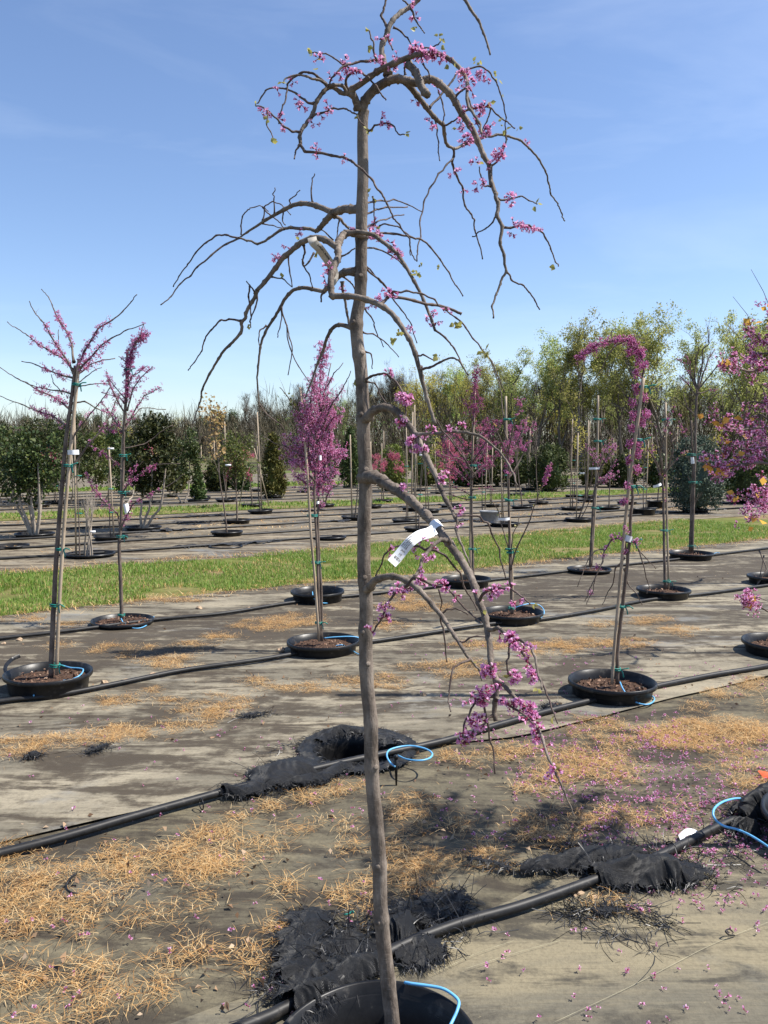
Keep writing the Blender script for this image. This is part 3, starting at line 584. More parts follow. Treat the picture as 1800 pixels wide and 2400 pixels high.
T.lines('''
Z1 11 4.6 -0.10 |622,560 630,500 665,450 720,408 760,388 805,384 850,396 890,402 930,386 970,390 1010,420 1050,460 1075,500 1100,545 1130,590 1165,645 1190,710 1215,765 1240,810 1245,880 1270,940
Z1 4.6 1.7 -0.06 |1270,940 1280,985 1275,1045 1300,1100 1290,1180 1310,1240 1320,1320 1290,1380 1270,1430 1250,1490 1258,1545
Z1 7.5 6 -0.05 |602,525 580,470 557,447 610,410 690,350
Z1 7 2.0 -0.25 |690,350 760,315 870,270 950,258 1010,268 1060,300 1100,340 1130,400 1130,500 1165,560 1195,610 1200,650
Z1 8 8 -0.05 |846,314 875,345 895,385 910,425 938,464
Z1 7.5 3.4 0.15 |835,400 880,455 915,500 950,545 980,580 1015,610 1020,650 1030,700 1062,722
Z1 3.0 1.5 0.10 |1062,722 1065,760 1060,800 1080,855 1110,915 1120,1000 1150,1040 1165,1070 1168,1120 1190,1190 1205,1260
Z1 2.0 1.4 |1320,1320 1345,1360 1400,1385 1430,1420 1460,1460 1482,1505
Z1 1.9 1.2 |1275,1045 1255,1080 1220,1110 1180,1130 1155,1150
Z1 2.6 1.3 |1300,1103 1340,1108 1390,1098 1430,1095 1470,1115 1510,1155 1535,1210 1560,1275 1572,1295
Z1 2.2 1.2 |1280,968 1310,972 1345,965 1385,955 1430,975 1470,990
Z1 2.0 1.2 |1245,905 1215,905 1195,850 1190,810
Z1 2.2 1.3 |1240,810 1275,785 1300,745 1320,690 1318,640
Z1 3.6 1.6 0.2 |1062,722 1110,705 1170,680 1220,662 1270,655 1330,662 1385,680 1430,720 1480,775 1510,830 1525,890 1535,940 1570,990 1590,1040 1605,1075
Z1 2.2 1.5 |1065,765 1030,800 990,845 950,910 920,980 900,1070 905,1150 890,1220 885,1270
Z1 1.9 1.2 |975,580 985,630 992,690 990,740 998,783
Z1 2.6 1.3 |945,525 990,480 1020,440 1060,390 1080,350 1130,335 1190,322 1240,350 1270,395 1290,450 1310,510 1320,570 1318,630 1326,680
Z1 2.0 1.3 |990,445 1010,500 1020,560 1018,620
Z1 2.4 1.3 |1072,470 1105,440 1130,420 1137,480 1167,565 1197,640
Z1 2.4 1.3 |1100,545 1150,530 1200,520 1245,525 1280,560 1320,590 1360,625
Z1 1.9 1.2 |1245,525 1225,590 1200,640
Z1 2.4 1.4 |1015,612 1050,595 1085,572 1102,545
Z1 3.2 1.5 -0.06 |555,450 540,410 550,370 580,340 610,345 650,375 690,420 720,470 735,486
Z1 5.0 4.0 -0.05 |550,455 520,452 480,425 450,430 420,460 395,500 380,550 345,605 320,645 320,700
Z1 4.2 1.4 -0.08 |545,452 520,415 480,413 445,412 400,385 350,370 300,365 265,375 238,405
Z1 3.0 1.3 |455,425 430,395 400,370 360,352 325,352 280,380 258,410 250,470 235,510 220,560 215,602
Z1 2.2 1.4 |320,700 310,715 295,740 290,772
Z1 3.2 1.3 -0.1 |318,705 340,735 400,742 470,755 530,765 570,785 620,825 670,875 710,935 740,990 770,1055 800,1090 825,1130 850,1160 855,1220 880,1265
Z1 2.6 1.3 |320,645 280,640 240,615 210,580 170,545 140,525 100,515
Z1 2.4 1.3 |370,575 420,550 480,525 540,528 580,550 600,575 630,610 650,640
Z1 2.6 1.4 |385,503 340,485 300,455 250,432 200,425 150,440 130,470 110,505
Z1 1.8 1.1 |157,535 155,600 175,640 190,680
Z1 3.0 1.8 |690,290 640,298 590,305 545,315 500,350 465,390 452,420
Z1 2.2 1.2 |605,345 560,335 520,310 480,280 445,262 400,258 375,258
Z1 6.5 5.0 0.05 |745,362 722,290 715,230 735,180 750,130 775,90 810,60 850,35 890,0
Z1 5.0 2.0 -0.1 |890,0 940,-38 1010,-55 1080,-40 1120,0 1150,50 1185,100 1205,150 1225,200 1243,265
Z1 3.2 2.0 |738,168 735,120 712,75 725,40 735,0 742,-50
Z1 2.6 1.6 |737,150 750,200 770,245
Z1 2.2 1.4 |770,132 810,155 840,185 865,230
Z1 2.6 1.2 |850,35 870,70 885,105 905,135 925,160
Z1 2.2 1.4 |850,35 830,10 812,-12
Z1 2.6 1.4 |705,300 690,290 675,240 665,190 655,150 640,150
Z1 2.0 1.2 |880,262 920,232 960,230 990,215 1005,190
Z1 2.2 1.2 -0.1 |648,640 680,610 720,600 770,610 800,655 840,655
Z1 2.2 1.3 |830,365 825,330 840,300
Z1 2.0 1.3 |915,310 940,345 950,385
Z2 11 8.5 0.08 |830,152 790,150 755,150 715,163
Z2 7.5 2.2 0.18 |715,163 660,140 610,128 560,135 500,165 440,200 380,240 350,262
Z2 8.5 5.5 0.05 |715,163 690,190 670,215 650,236
Z2 2.6 1.4 0.1 |350,262 300,250 260,252 220,280 180,320 150,365 115,410 92,452
Z2 2.6 1.4 -0.05 |350,262 300,285 240,330 185,375 160,410 120,440 85,490 45,523
Z2 4.6 2.2 |650,236 600,225 550,222 510,232 465,262 420,285 380,272 350,262
Z2 2.2 1.2 |635,126 630,70 635,30 643,10
Z2 2.0 1.1 |538,142 545,115 570,95 585,75
Z2 2.0 1.1 |487,170 485,110 480,90 488,65
Z2 2.0 1.1 |357,250 356,215 362,180 385,152 410,142 440,140 462,158
Z2 1.9 1.1 |440,195 448,140 478,120 510,130 550,172
Z2 2.0 1.2 |440,142 470,172 510,203 530,225
Z2 2.0 1.2 |522,152 518,185 530,212
Z2 1.7 1.1 |440,205 480,213 520,222
Z2 7.0 8.0 -0.12 |838,252 800,243 765,244 745,262 735,285
Z2 7.5 6.8 -0.08 |735,285 733,310 735,335 720,372 706,420 707,462 712,488
Z2 6.8 3.4 -0.15 |712,488 760,487 820,495 880,515 930,545 970,590 1010,655 1030,700 1050,770 1070,850 1090,920 1112,985
Z2 2.6 1.4 |712,488 703,496
Z2 5.0 3.0 -0.10 |760,244 820,240 870,250 905,275 960,320 1000,380 1030,430 1060,490 1090,560 1110,620
Z2 7.5 4.6 0.1 |733,300 690,272 650,262 600,275 560,305 520,340 490,380 455,425 420,465
Z2 4.6 1.6 0.12 |420,465 400,510 375,555 358,590 355,630 310,680 270,730 235,790 205,850 195,905 180,945 168,985
Z2 8.5 5.5 0.10 |812,393 765,394 735,408 705,438 680,470
Z2 5.2 1.5 0.15 |680,470 640,462 600,455 560,465 530,495 505,540 480,580 455,620 435,670 428,720 420,790 422,860 430,945
Z2 2.6 1.8 |680,470 668,510
Z2 2.0 1.2 |410,478 390,445 378,430
Z2 2.2 1.2 |390,448 385,490 396,560 395,610
Z2 2.2 1.2 |416,478 412,530 390,590
Z2 2.4 1.2 |358,585 310,578 275,582 240,620 215,660 205,700 175,745 150,778
Z2 1.7 1.1 |475,412 520,420 555,452
Z2 1.8 1.2 |540,330 545,390 555,450
Z2 2.2 1.2 |600,290 605,318 595,360 620,400 635,455
Z2 1.9 1.1 |513,525 515,560 508,610 500,650
Z2 2.0 1.1 |513,525 530,590 545,650 555,700 540,795
Z2 1.7 1.0 |535,600 548,690 580,760 620,820 640,842
Z2 1.9 1.1 |455,602 430,620 425,660 430,690
Z2 1.8 1.0 |425,905 460,950 520,1000 560,1075
Z2 5.2 1.6 0.12 |795,612 745,600 715,610 690,650 675,700 650,760 630,820 605,885
Z2 2.6 1.4 |1050,775 1090,765 1130,745 1180,728 1205,740 1240,795
Z2 2.0 1.1 |1035,718 1065,715 1110,740
Z2 2.4 1.2 |1110,620 1150,650 1185,690 1220,765
Z2 3.2 3.0 0.08 |895,522 930,490 960,492 1030,505 1100,520 1160,535 1215,558
Z2 2.4 1.4 |925,495 950,470 1000,467 1060,478 1110,500 1150,540 1190,570
Z2 1.8 1.0 |1190,570 1230,610 1260,655 1290,690 1330,740 1380,860
Z2 2.8 1.4 0.15 |845,245 950,245 1010,255 1050,265 1090,295 1130,345 1165,395 1195,450 1220,488
Z2 2.2 1.2 0.2 |838,128 900,115 950,112 1000,130 1060,160
Z2 2.4 1.5 0.2 |838,168 880,152 920,142 1005,142
Z2 2.2 1.3 0.2 |838,222 880,203 920,190 990,172
Z2 2.0 1.2 |868,100 874,150 878,200
Z2 2.0 1.1 |895,215 930,210 970,218 1010,252 1015,330
Z2 2.4 1.2 0.2 |840,378 890,420 930,465 980,540 1020,600 1040,670
Z2 2.0 1.2 0.2 |840,372 870,400 905,440 935,470
Z2 1.9 1.1 0.15 |838,535 860,565 875,605 890,645 910,685
Z2 1.9 1.0 0.15 |828,628 870,635 920,670 970,725
Z2 1.8 1.0 |840,705 862,715 865,770
Z2 2.2 1.4 0.15 |835,300 880,302 940,330 990,370
Z2 3.6 3.0 0.06 |720,178 745,190 775,222
Z2 2.0 1.4 |740,335 775,320 800,302
Z2 3.4 2.8 |750,430 757,490 768,550 780,600
Z2 2.2 1.6 |752,410 780,432 802,468
Z2 1.8 1.2 |740,190 732,235 725,270
Z2 2.0 1.2 |715,270 690,245 660,222
Z2 2.4 1.3 |640,320 620,355 600,370 592,345
Z3 9.5 4.4 -0.25 |100,372 125,358 145,332 180,314 220,312 265,336 300,372 330,412 355,452 385,512 415,572 440,622 465,682 490,742 520,792
Z3 3.6 1.4 -0.1 |520,792 535,830 540,885 555,930 575,980 600,1040 615,1085
Z3 4.0 1.5 -0.25 |352,442 400,438 460,435 520,425 590,430 650,445 700,480 750,525 790,580 815,630 832,682
Z3 3.0 1.8 -0.1 |95,195 140,166 180,155 225,165 260,195 290,245 298,290 305,340 308,372
Z3 2.0 1.2 |120,190 160,200 180,245 210,290
Z3 2.2 1.3 |532,825 580,822 650,825 690,855 710,910 745,980 760,1060 775,1115
Z3 2.2 1.4 0.1 |375,118 390,220 415,290 435,360 475,420 520,470 570,540 610,600 640,650
Z3 12 6.5 -0.45 |112,640 150,640 180,650 220,675 280,715 340,760 400,820 450,875 490,930 530,980 570,1040 605,1100 630,1160 650,1230
Z3 6.5 4.2 -0.12 |650,1230 675,1290 690,1370 700,1440 705,1520 720,1570 735,1620 725,1690 720,1750 728,1788
Z3 4.6 2.6 -0.1 |515,960 505,938 470,935 430,965 395,1010 375,1060 345,1110
Z3 2.8 1.6 0.02 |345,1110 310,1150 250,1190 210,1240 195,1300 165,1345 150,1370
Z3 2.6 1.3 |430,968 395,982 340,965 290,960 250,970 210,1000 190,1050 160,1105
Z3 2.4 1.4 |410,985 440,985 490,1010 530,1060 565,1100 580,1160 610,1210 640,1270
Z3 2.8 1.3 -0.1 |648,1228 670,1190 720,1165 770,1165 820,1180 860,1210 890,1240
Z3 3.6 1.3 -0.2 |692,1357 740,1352 790,1385 850,1410 900,1440 915,1490 930,1580 945,1640
Z3 2.4 1.1 -0.1 |805,1400 850,1462 890,1520 930,1580 960,1640 985,1700 1000,1750 1020,1802
Z3 2.2 1.2 |798,1395 790,1470 780,1510 790,1580
Z3 3.6 1.0 -0.2 |728,1600 780,1635 830,1690 880,1740 915,1810 950,1880 975,1960 1010,2040 1050,2120 1080,2190 1100,2240
Z3 2.4 1.2 -0.1 |725,1690 780,1710 830,1740 880,1775 905,1800
Z3 2.2 1.2 |722,1670 690,1675 640,1690 610,1740 580,1800 570,1870
Z3 2.2 1.1 |668,1690 690,1800 700,1880 720,1960 725,2040
Z3 2.2 1.2 |722,1760 690,1780 650,1820 600,1850 575,1900
Z3 8.5 3.6 -0.3 |110,1172 135,1160 160,1127 210,1110 260,1112 320,1136 370,1176 420,1232 470,1292 510,1352 550,1412 580,1462
Z3 3.4 1.5 |580,1462 610,1500 650,1550 662,1600
Z3 2.4 1.2 |606,1500 560,1518 530,1540 515,1600 510,1650 505,1700 515,1745
Z3 2.2 1.2 |470,1290 480,1350 490,1430 498,1515
Z3 2.0 1.2 |460,1170 475,1230 470,1285
Z3 2.2 1.3 |560,1420 600,1400 640,1390 690,1395
Z3 2.4 1.3 |345,1115 440,1155 500,1165 545,1215 600,1275 660,1330
Z3 2.2 1.3 |470,1285 500,1262 540,1260 600,1290
Z3 2.6 1.6 |330,1140 300,1165
''', zig=1.0)
# blossom clusters, each hanging on its branch
def put_blossoms(fr, text, meshes, sc=1.0):
    for q in text.split():
        x, y = map(float, q.split(',')); T.hang(meshes[int(T.rng.integers(len(meshes)))], 'blossom_cluster', *src(fr, x, y), scale=sc * T.rng.uniform(0.85, 1.15))
put_blossoms('Z1', '910,272 885,245 960,270 1120,370 1200,360 1210,635 1130,678 1285,742 690,1135 765,1232 185,1238 545,325', CL_BIG, 0.95)
put_blossoms('Z1', '1010,285 790,275 830,305 770,335 555,345 590,365 315,490 710,300 1150,400 1210,400 1165,525 1195,540 1100,600 1170,605 1225,655 1270,760 1205,890 1340,955 1385,1085 1410,1108 1440,1112 650,1108 800,1235 315,1132 740,1420 770,1422 845,1600 965,1522 735,608 410,285 1345,982 1150,680 1215,520 680,1085 700,1440', CL_MID, 0.9)
put_blossoms('Z1', '660,280 510,355 465,365 285,400 210,445 320,515 455,515 470,537 420,560 385,605 130,550 160,548 220,580 245,632 395,725 400,738 525,775 700,190 748,200 860,40 880,85 710,580 945,590 970,612 985,430 880,485 1155,448 1105,520 1095,632 1250,607 1155,770 1235,808 1410,690 1080,830 1050,857 1110,922 1180,895 1350,1075 1470,1115 1345,1130 560,1125 755,1180 245,1190 435,1300 430,1355 1020,1520 930,1560 990,1560 865,1625 520,1412 660,1487 535,290 1030,275 1000,300 940,262 870,300 1090,410 1120,705 1105,655 1290,720 450,1290', CL_SML, 1.0)
put_blossoms('Z3', '290,272 310,285 285,378 345,500 380,515 330,485 295,690 710,1178 800,1410 822,1432 700,1558 858,1600 870,1590 680,1640 660,1690 640,1788 800,1712 880,1722 895,1750 730,1170', CL_BIG, 0.92)
put_blossoms('Z3', '270,265 320,275 425,415 390,440 565,402 515,632 385,932 395,1020 375,1130 455,1150 485,1155 270,1165 195,1250 205,1302 850,1460 600,1842 580,1885 760,1702 925,1832 920,1862 910,1790 690,1560 650,1650 625,1790 840,1715 310,1165 845,1600 225,152 555,800', CL_MID, 0.9)
put_blossoms('Z3', '510,430 480,652 465,658 555,852 435,975 220,980 390,1090 545,1195 240,1178 230,1245 140,1365 800,1165 835,1218 745,1385 880,1520 760,1615 1020,2002 990,2030 585,1695 410,1028 280,975 340,1000 640,1195 895,1440 905,1560 720,1620 700,1620 560,1850 630,1700 970,1905 905,1700 880,1770 290,1215', CL_SML, 1.0)
# young leaves near the twig tips
for fr, text in (('Z1', '350,240 375,262 420,310 640,142 645,228 880,140 990,160 1003,195 1010,220 1160,282 1185,300 1030,340 1065,330 1275,360 1280,390 1300,465 1300,585 1300,615 1320,630 1380,625 1065,632 1190,795 1470,985 1458,1015 1560,1290 100,510 165,575 180,685 600,575 640,630 660,650 830,655 640,930 650,952 685,985 690,1105 880,1318 905,1328 940,1330 225,1335 395,1240 310,1165 1060,1585 1090,1590 800,1625 770,1640 1245,520 1250,500 230,395'),
                 ('Z2', '1060,398 1085,395 970,635 950,650 1123,720 1180,605 1205,600 1290,690 1310,700 800,832 390,605'),
                 ('Z3', '90,205 70,208 455,70 655,45 690,55 1010,2010 930,1640 770,1580 620,1508 905,1245 660,1280 575,1905 990,1780')):
    for q in text.split():
        x, y = map(float, q.split(','))
        for r in range(2): T.hang(LEAF_NEW, 'leaf', *src(fr, x + T.rng.uniform(-7, 7), y + T.rng.uniform(-7, 7)), scale=T.rng.uniform(0.38, 0.75))

# ------------------------------------------------------------------ price tag wrapped round the thick branch
def strip(name, P2, dep, width_px, mat, root, n=26, bow=0.004, wave=None):
    C = smooth_path(P2, 6); n = len(C); tq = np.gradient(C, axis=0); tq /= np.linalg.norm(tq, axis=1, keepdims=True); nn = np.stack([-tq[:, 1], tq[:, 0]], 1)
    dep = np.interp(np.linspace(0, 1, n), np.linspace(0, 1, len(dep)), dep); V = []
    for i in range(n):
        for q in (-1, -0.33, 0.33, 1):
            u, v = C[i] + nn[i] * q * width_px / 2; V.append(AT(u, v, dep[i] + bow * q * q + (wave or 0) * q))
    F = [[i * 4 + j, i * 4 + j + 1, i * 4 + 5 + j, i * 4 + 4 + j] for i in range(n - 1) for j in range(3)]
    mb = MB(); mb.add(V, F); o = mb.obj(name, MATS[mat], root)
    s = np.concatenate([[0], np.cumsum(np.linalg.norm(np.diff(C, axis=0), axis=1))])
    def surf(a, b):                         # a: pixels along the strip, b: pixels across it
        x = np.interp(a, s, C[:, 0]); y = np.interp(a, s, C[:, 1]); nx = np.interp(a, s, nn[:, 0]); ny = np.interp(a, s, nn[:, 1]); q = b / (width_px / 2)
        return AT(x + nx * b, y + ny * b, np.interp(a, s, dep) + bow * q * q + (wave or 0) * q - 0.0008)
    return o, surf, s[-1]
def text_mesh(body):
    cu = bpy.data.curves.new('lettering', 'FONT'); cu.body = body; cu.size = 1.0; cu.offset = 0.03; ob = bpy.data.objects.new('lettering', cu); COL.objects.link(ob)
    bpy.context.view_layer.update(); me = bpy.data.meshes.new_from_object(ob.evaluated_get(bpy.context.evaluated_depsgraph_get()))
    V = np.array([v.co[:] for v in me.vertices]); F = [list(p.vertices) for p in me.polygons]
    bpy.data.objects.remove(ob); bpy.data.curves.remove(cu); bpy.data.meshes.remove(me); return V, F
def letter(body, surf, parent, size, a0, b0, da, db, sx=1.0):
    """lettering laid on a strip: text x runs along (da, db) in strip pixels, text y at right angles to it"""
    V, F = text_mesh(body); V[:, 0] *= sx; ux, uy = np.array([da, db], float), np.array([db, -da], float) * LET_FLIP
    W = [surf(a0 + size * (v[0] * ux[0] + v[1] * uy[0]), b0 + size * (v[0] * ux[1] + v[1] * uy[1])) for v in V]
    mb = MB()
    for k_ in (3, 4):
        f = [q for q in F if len(q) == k_]
        if f:
            if not mb.v: mb.add(W, f)
            else: mb.f.append((np.array(f, np.int32), 0))
    big = [q for q in F if len(q) > 4]
    if big:
        tri = [[q[0], q[i], q[i + 1]] for q in big for i in range(1, len(q) - 1)]
        if not mb.v: mb.add(W, tri)
        else: mb.f.append((np.array(tri, np.int32), 0))
    return mb.obj('lettering', MATS['tag_ink'], parent, smooth=False)
LET_FLIP = 1.0
tp = src('HT', 1340, 330); td = T.near(*tp)[1]
ptag = thing('price_tag', 'white paper price tag strip looped round the thick lower branch', 'tag', tuple(AT(*tp, td)))
body, surf, SL = strip('paper_strip', pts('HT', '1290,370 1150,450 950,510 760,640 600,820 470,980 350,1110'), [td - 0.035, td - 0.07, td - 0.10, td - 0.115, td - 0.115, td - 0.12, td - 0.13], 25, 'tag_white', ptag)
a = np.linspace(0, 2 * math.pi, 25); mb = MB(); e, dd, i, j = T.near(*tp); W, R = T.br[i]; ax = W[min(j + 1, len(W) - 1)] - W[max(j - 1, 0)]; ax /= np.linalg.norm(ax)
n1 = np.cross(ax, (0, 1, 0)); n1 /= np.linalg.norm(n1); n2 = np.cross(ax, n1); V = []
for q in a:
    for s_ in (-1, 1): V.append(W[j] + (R[j] + 0.0025) * (math.cos(q) * n1 + math.sin(q) * n2) + ax * s_ * 0.0125)
mb.add(V, [[2 * q, 2 * q + 1, 2 * q + 3, 2 * q + 2] for q in range(24)]); mb.obj('loop', MATS['tag_white'], ptag)
letter('$120.00', surf, ptag, 8.8, SL - 20, -11.0, 0.0, 1.0, 0.62)
letter('#15', surf, ptag, 6.0, SL - 31, -5, 0.0, 1.0, 0.8); letter('10NC', surf, ptag, 6.0, SL - 41, -7, 0.0, 1.0, 0.8)
for q, (w_, b_) in enumerate((('Redbud - Tree Redbud', 9.0), ('Cercis Canadensis', 5.0), ('Lavender Twist', 1.0), ('Spring, Weeping', -3.2))):
    letter(w_, surf, ptag, 3.6, SL - 46, b_ - 1, -1.0, 0.0)
tq_ = src('HU', 500, 440); td = T.near(*src('HU', 560, 360))[1]
otag = thing('plant_label', 'weathered beige plant label strip hanging on an upper left branch', 'tag', tuple(AT(*tq_, td)))
body, surf, SL = strip('paper_strip', pts('HU', '470,330 500,440 620,560 740,720 850,880 920,1010 950,1120 930,1250 880,1330'), [td - 0.02, td - 0.03, td - 0.02, td, td + 0.01, td + 0.015, td + 0.015, td + 0.01, td + 0.01], 21, 'tag_aged', otag, bow=0.003)
letter('DARLEY L. BLOOM', surf, otag, 5.2, 24, -2, 1.0, 0.0)
# ------------------------------------------------------------------ neighbouring potted trees (rows before the grass lane)
GRP = 'potted nursery trees before the grass lane'
def potted(name, label, rim_w, seed, h=0.095, soil=0.045, thick='bark_sapling', thin='bark_twig', r=POT_R, chips=140):
    c = G(*src('W', *rim_w), h); root = thing(name, label, 'tree', (c[0], c[1], 0.0), GRP); pot_parts(root, c, r, h, soil, seed, chips=chips); return Traced(root, c[1], seed, thick, thin)
# far left: vase of pink-flowering shoots tied to a stake
t = potted('redbud_tree', 'leaning staked redbud with pink flowering shoots in the pot at the left edge', (105, 1450), 21, h=0.125, soil=0.075)
t.branch(pts('W', '110,1462 113,1380 119,1250 126,1150 134,1050 145,930 156,850 163,790'), 6.2, 4, 0, 'trunk', 10, zig=0)
t.stake(pts('W', '122,1458 126,1350 133,1220 143,1080 157,920 165,840 171,775'), 4.3, -0.01)
t.lines('''
Z4 4 1.3 |415,545 385,480 330,400 280,320 230,240 190,190 163,130
Z4 4 1.2 |410,470 400,380 370,300 330,240 300,180 270,110 230,67
Z4 4 1.5 |425,520 440,480 470,410 510,345 550,280 620,240 680,190 730,135 760,95
Z4 3.6 1.3 |425,530 450,500 500,450 560,380 620,335 700,295 800,262
Z4 3 1.6 |430,540 500,485 570,460 640,450
Z4 3.6 1.4 |415,560 330,540 260,510 200,485 120,468
Z4 3.6 1.2 |412,520 350,450 280,410 210,370 150,320 90,280 40,247
Z4 3 1.2 |405,650 330,630 240,615 180,600 130,578
Z4 3.6 1.3 |402,750 350,700 290,660 200,620 100,565 0,500
Z4 3.6 1.2 |385,835 300,775 220,745 120,705 0,660
Z4 2.2 1.1 |420,600 480,550 520,520 565,500
Z4 2.4 1.1 |418,610 500,595 560,590 610,590
Z4 5 1.6 |365,1140 420,1030 500,920 570,840 610,770 640,700 660,640
Z4 3.2 1.3 |388,930 430,850 500,760 560,690 610,610
Z4 3 1.3 |402,700 470,690 540,730 620,760
Z4 1.6 1.0 |330,400 325,330 325,290
Z4 2 1.2 |345,650 300,590 285,540
''')
t.bloom('petal', lo=0.12, hi=0.62, per_m=62, which=range(1, 11), off=0.012, scale=0.92); t.bloom('petal', lo=0.3, hi=0.9, per_m=14, which=range(11, 16), off=0.008, scale=0.9)
t.twigs(2, (0.03, 0.1), 0.0013); t.paper(*src('Z4', 397, 972), 27, 11, 0.03)
for y in (1045, 1510, 595): t.tie(*src('Z4', {1045: 378, 1510: 335, 595: 425}[y], y), 10, 6)
t.tie(*src('W', 118, 1307), 11, 7); t.tie(*src('W', 118, 1437), 12, 8)
# second from left
t = potted('redbud_tree', 'slim redbud with dense rosy flowers in the low pot by the grass edge', (265, 1337), 22, h=0.05, soil=0.02)
t.branch(pts('Z4', '660,1600 663,1500 670,1400 680,1200 685,1000 690,850 705,650 715,500 728,420 760,350 820,310')[:0] + pts('W', '262,1338 262,1300') + pts('Z4', '662,1500 668,1400 680,1200 685,1000 690,850 705,650 715,500 728,420 760,350 820,310'), 4.6, 1.8, 0, 'trunk', 9, zig=0)
t.stake(pts('Z4', '672,1320 676,1100 682,900 700,640 708,400'), 3.0, 0.03)
t.lines('''
Z4 2.6 1.2 |690,880 640,800 600,740 560,690
Z4 3 1.2 |700,760 650,680 610,600 590,520
Z4 2.2 1.2 |690,860 640,850 600,855
Z4 3.2 1.2 |695,850 720,800 760,720 800,660 900,610
Z4 2.8 1.2 |705,740 740,620 780,560 850,495
Z4 2.2 1.2 |712,600 730,550 780,520 820,490
Z4 2 1.2 |718,490 700,470 660,440
Z4 2.6 1.2 |682,1080 620,1010 540,950 495,940
Z4 2.6 1.1 |680,1200 720,1140 800,1080 880,1040 1000,1035
Z4 2.8 1.1 |672,1400 700,1330 740,1260 830,1210 930,1160 1025,1090
Z4 2.4 1.2 |715,1150 740,1090 760,1020
Z4 2.8 1.2 |668,1400 650,1310 560,1230 520,1180 480,1080
Z4 1.8 1.0 |687,950 800,925 880,870 960,820
Z4 2 1.1 |695,820 780,730 830,725 920,735
Z4 2.4 1.2 |728,420 775,330 800,258
Z4 2.2 1.2 |690,700 650,660 560,640
Z4 2.2 1.2 |700,680 640,610 600,560
''')
t.bloom('petal_deep', lo=0.2, hi=0.98, per_m=75, which=[1, 2, 3, 4, 5, 6, 7, 11, 12, 15, 16, 17], off=0.016, scale=0.95); t.bloom('petal_deep', lo=0.1, hi=0.75, per_m=40, which=[8, 9, 10], off=0.012, scale=0.9)
t.bloom('petal_deep', lo=0.62, hi=1.0, per_m=130, which=[0], off=0.02, scale=0.95); t.twigs(3, (0.03, 0.1), 0.0013)
t.paper(*src('Z4', 697, 1285), 13, 22, 0.2)
for y in (1440, 990, 515, 1195): t.tie(*src('Z4', {1440: 668, 990: 683, 515: 712, 1195: 677}[y], y), 9, 6)
t.tie(*src('W', 262, 1328), 8, 5, False)
# dense columnar pink tree
t = potted('redbud_tree', 'three-stemmed columnar tree densely covered in bright pink flowers', (698, 1382), 23)
t.branch(pts('W', '692,1385 688,1300 685,1180') + pts('ZB', '1190,1300 1215,900 1240,500 1250,100 1290,-170'), 4.0, 1.4, 0, 'trunk', 9, zig=0)
t.branch(pts('W', '695,1385 694,1280') + pts('ZB', '1225,1659 1230,1300 1240,900 1270,400 1350,0'), 3.8, 1.1, 0.1, 'trunk', 9, zig=0, d0=t.D)
t.stake(pts('W', '689,1385 680,1250') + pts('ZB', '1155,1659 1130,1200 1100,800 1050,240'), 2.9, -0.06)
t.lines('''
ZB 4 2 |1192,1250 1090,1160 1000,1100
ZB 4 2 |1197,1150 1050,1010 940,930
ZB 4 1.5 |1210,970 1100,870 1000,790 930,720
ZB 4 2 |1212,880 1080,700 1030,520
ZB 4 2 |1220,820 1130,600 1100,400
ZB 4 2 |1245,750 1350,560 1430,500
ZB 4 1.2 |1245,680 1350,420 1440,290 1500,180 1540,80
ZB 4 2 |1240,960 1400,890 1490,880
ZB 4 2 |1238,1080 1350,920 1450,850
ZB 4 2 |1235,1180 1330,1080 1390,1050
ZB 3.5 1.5 |1230,1420 1290,1370 1340,1240 1420,1190 1500,1120
ZB 3.5 1.2 |1250,520 1300,250 1380,100 1470,0
ZB 3.5 1.5 |1232,450 1180,250 1205,100
ZB 3 1.2 |1190,1000 1060,900 900,810 800,780 700,720
ZB 3 1.2 |1060,560 1030,490 950,360 850,240
ZB 4 2 |1225,760 1170,560 1150,400 1180,200
ZB 4 2 |1240,880 1320,700 1360,480
ZB 4 2 |1215,1050 1140,900 1130,700
ZB 4 2 |1240,1000 1330,860 1340,660
ZB 3.5 2 |1235,700 1300,480 1320,300
ZB 3.5 2 |1210,1000 1090,960 1020,860
ZB 3 1.5 |1235,1200 1290,1220 1340,1200
''')
t.bloom('petal', lo=0.18, hi=1.0, per_m=230, which=[2, 3, 4, 5, 6, 7, 9, 10, 11, 14, 17, 18, 19, 20, 21, 22, 23], off=0.03, scale=1.05)
t.bloom('petal', lo=0.5, hi=1.0, per_m=190, which=[0], off=0.028, scale=0.95); t.bloom('petal', lo=0.5, hi=0.8, per_m=150, which=[1], off=0.03, scale=0.95); t.bloom('petal', lo=0.1, hi=0.6, per_m=60, which=[8, 12, 13, 15], off=0.012, scale=0.9)
t.leaves('leaf_green', 120, 0.02, [16], 0.15, 0.9, off=0.025)
t.tie(*src('W', 682, 1215), 10, 5); t.tie(*src('W', 688, 1345), 8, 5); t.tie(*src('ZB', 1170, 1485), 12, 5, False); t.paper(*src('ZB', 1242, 925), 7, 11, 0); t.paper(*src('ZB', 1220, 1360), 7, 6, 0)
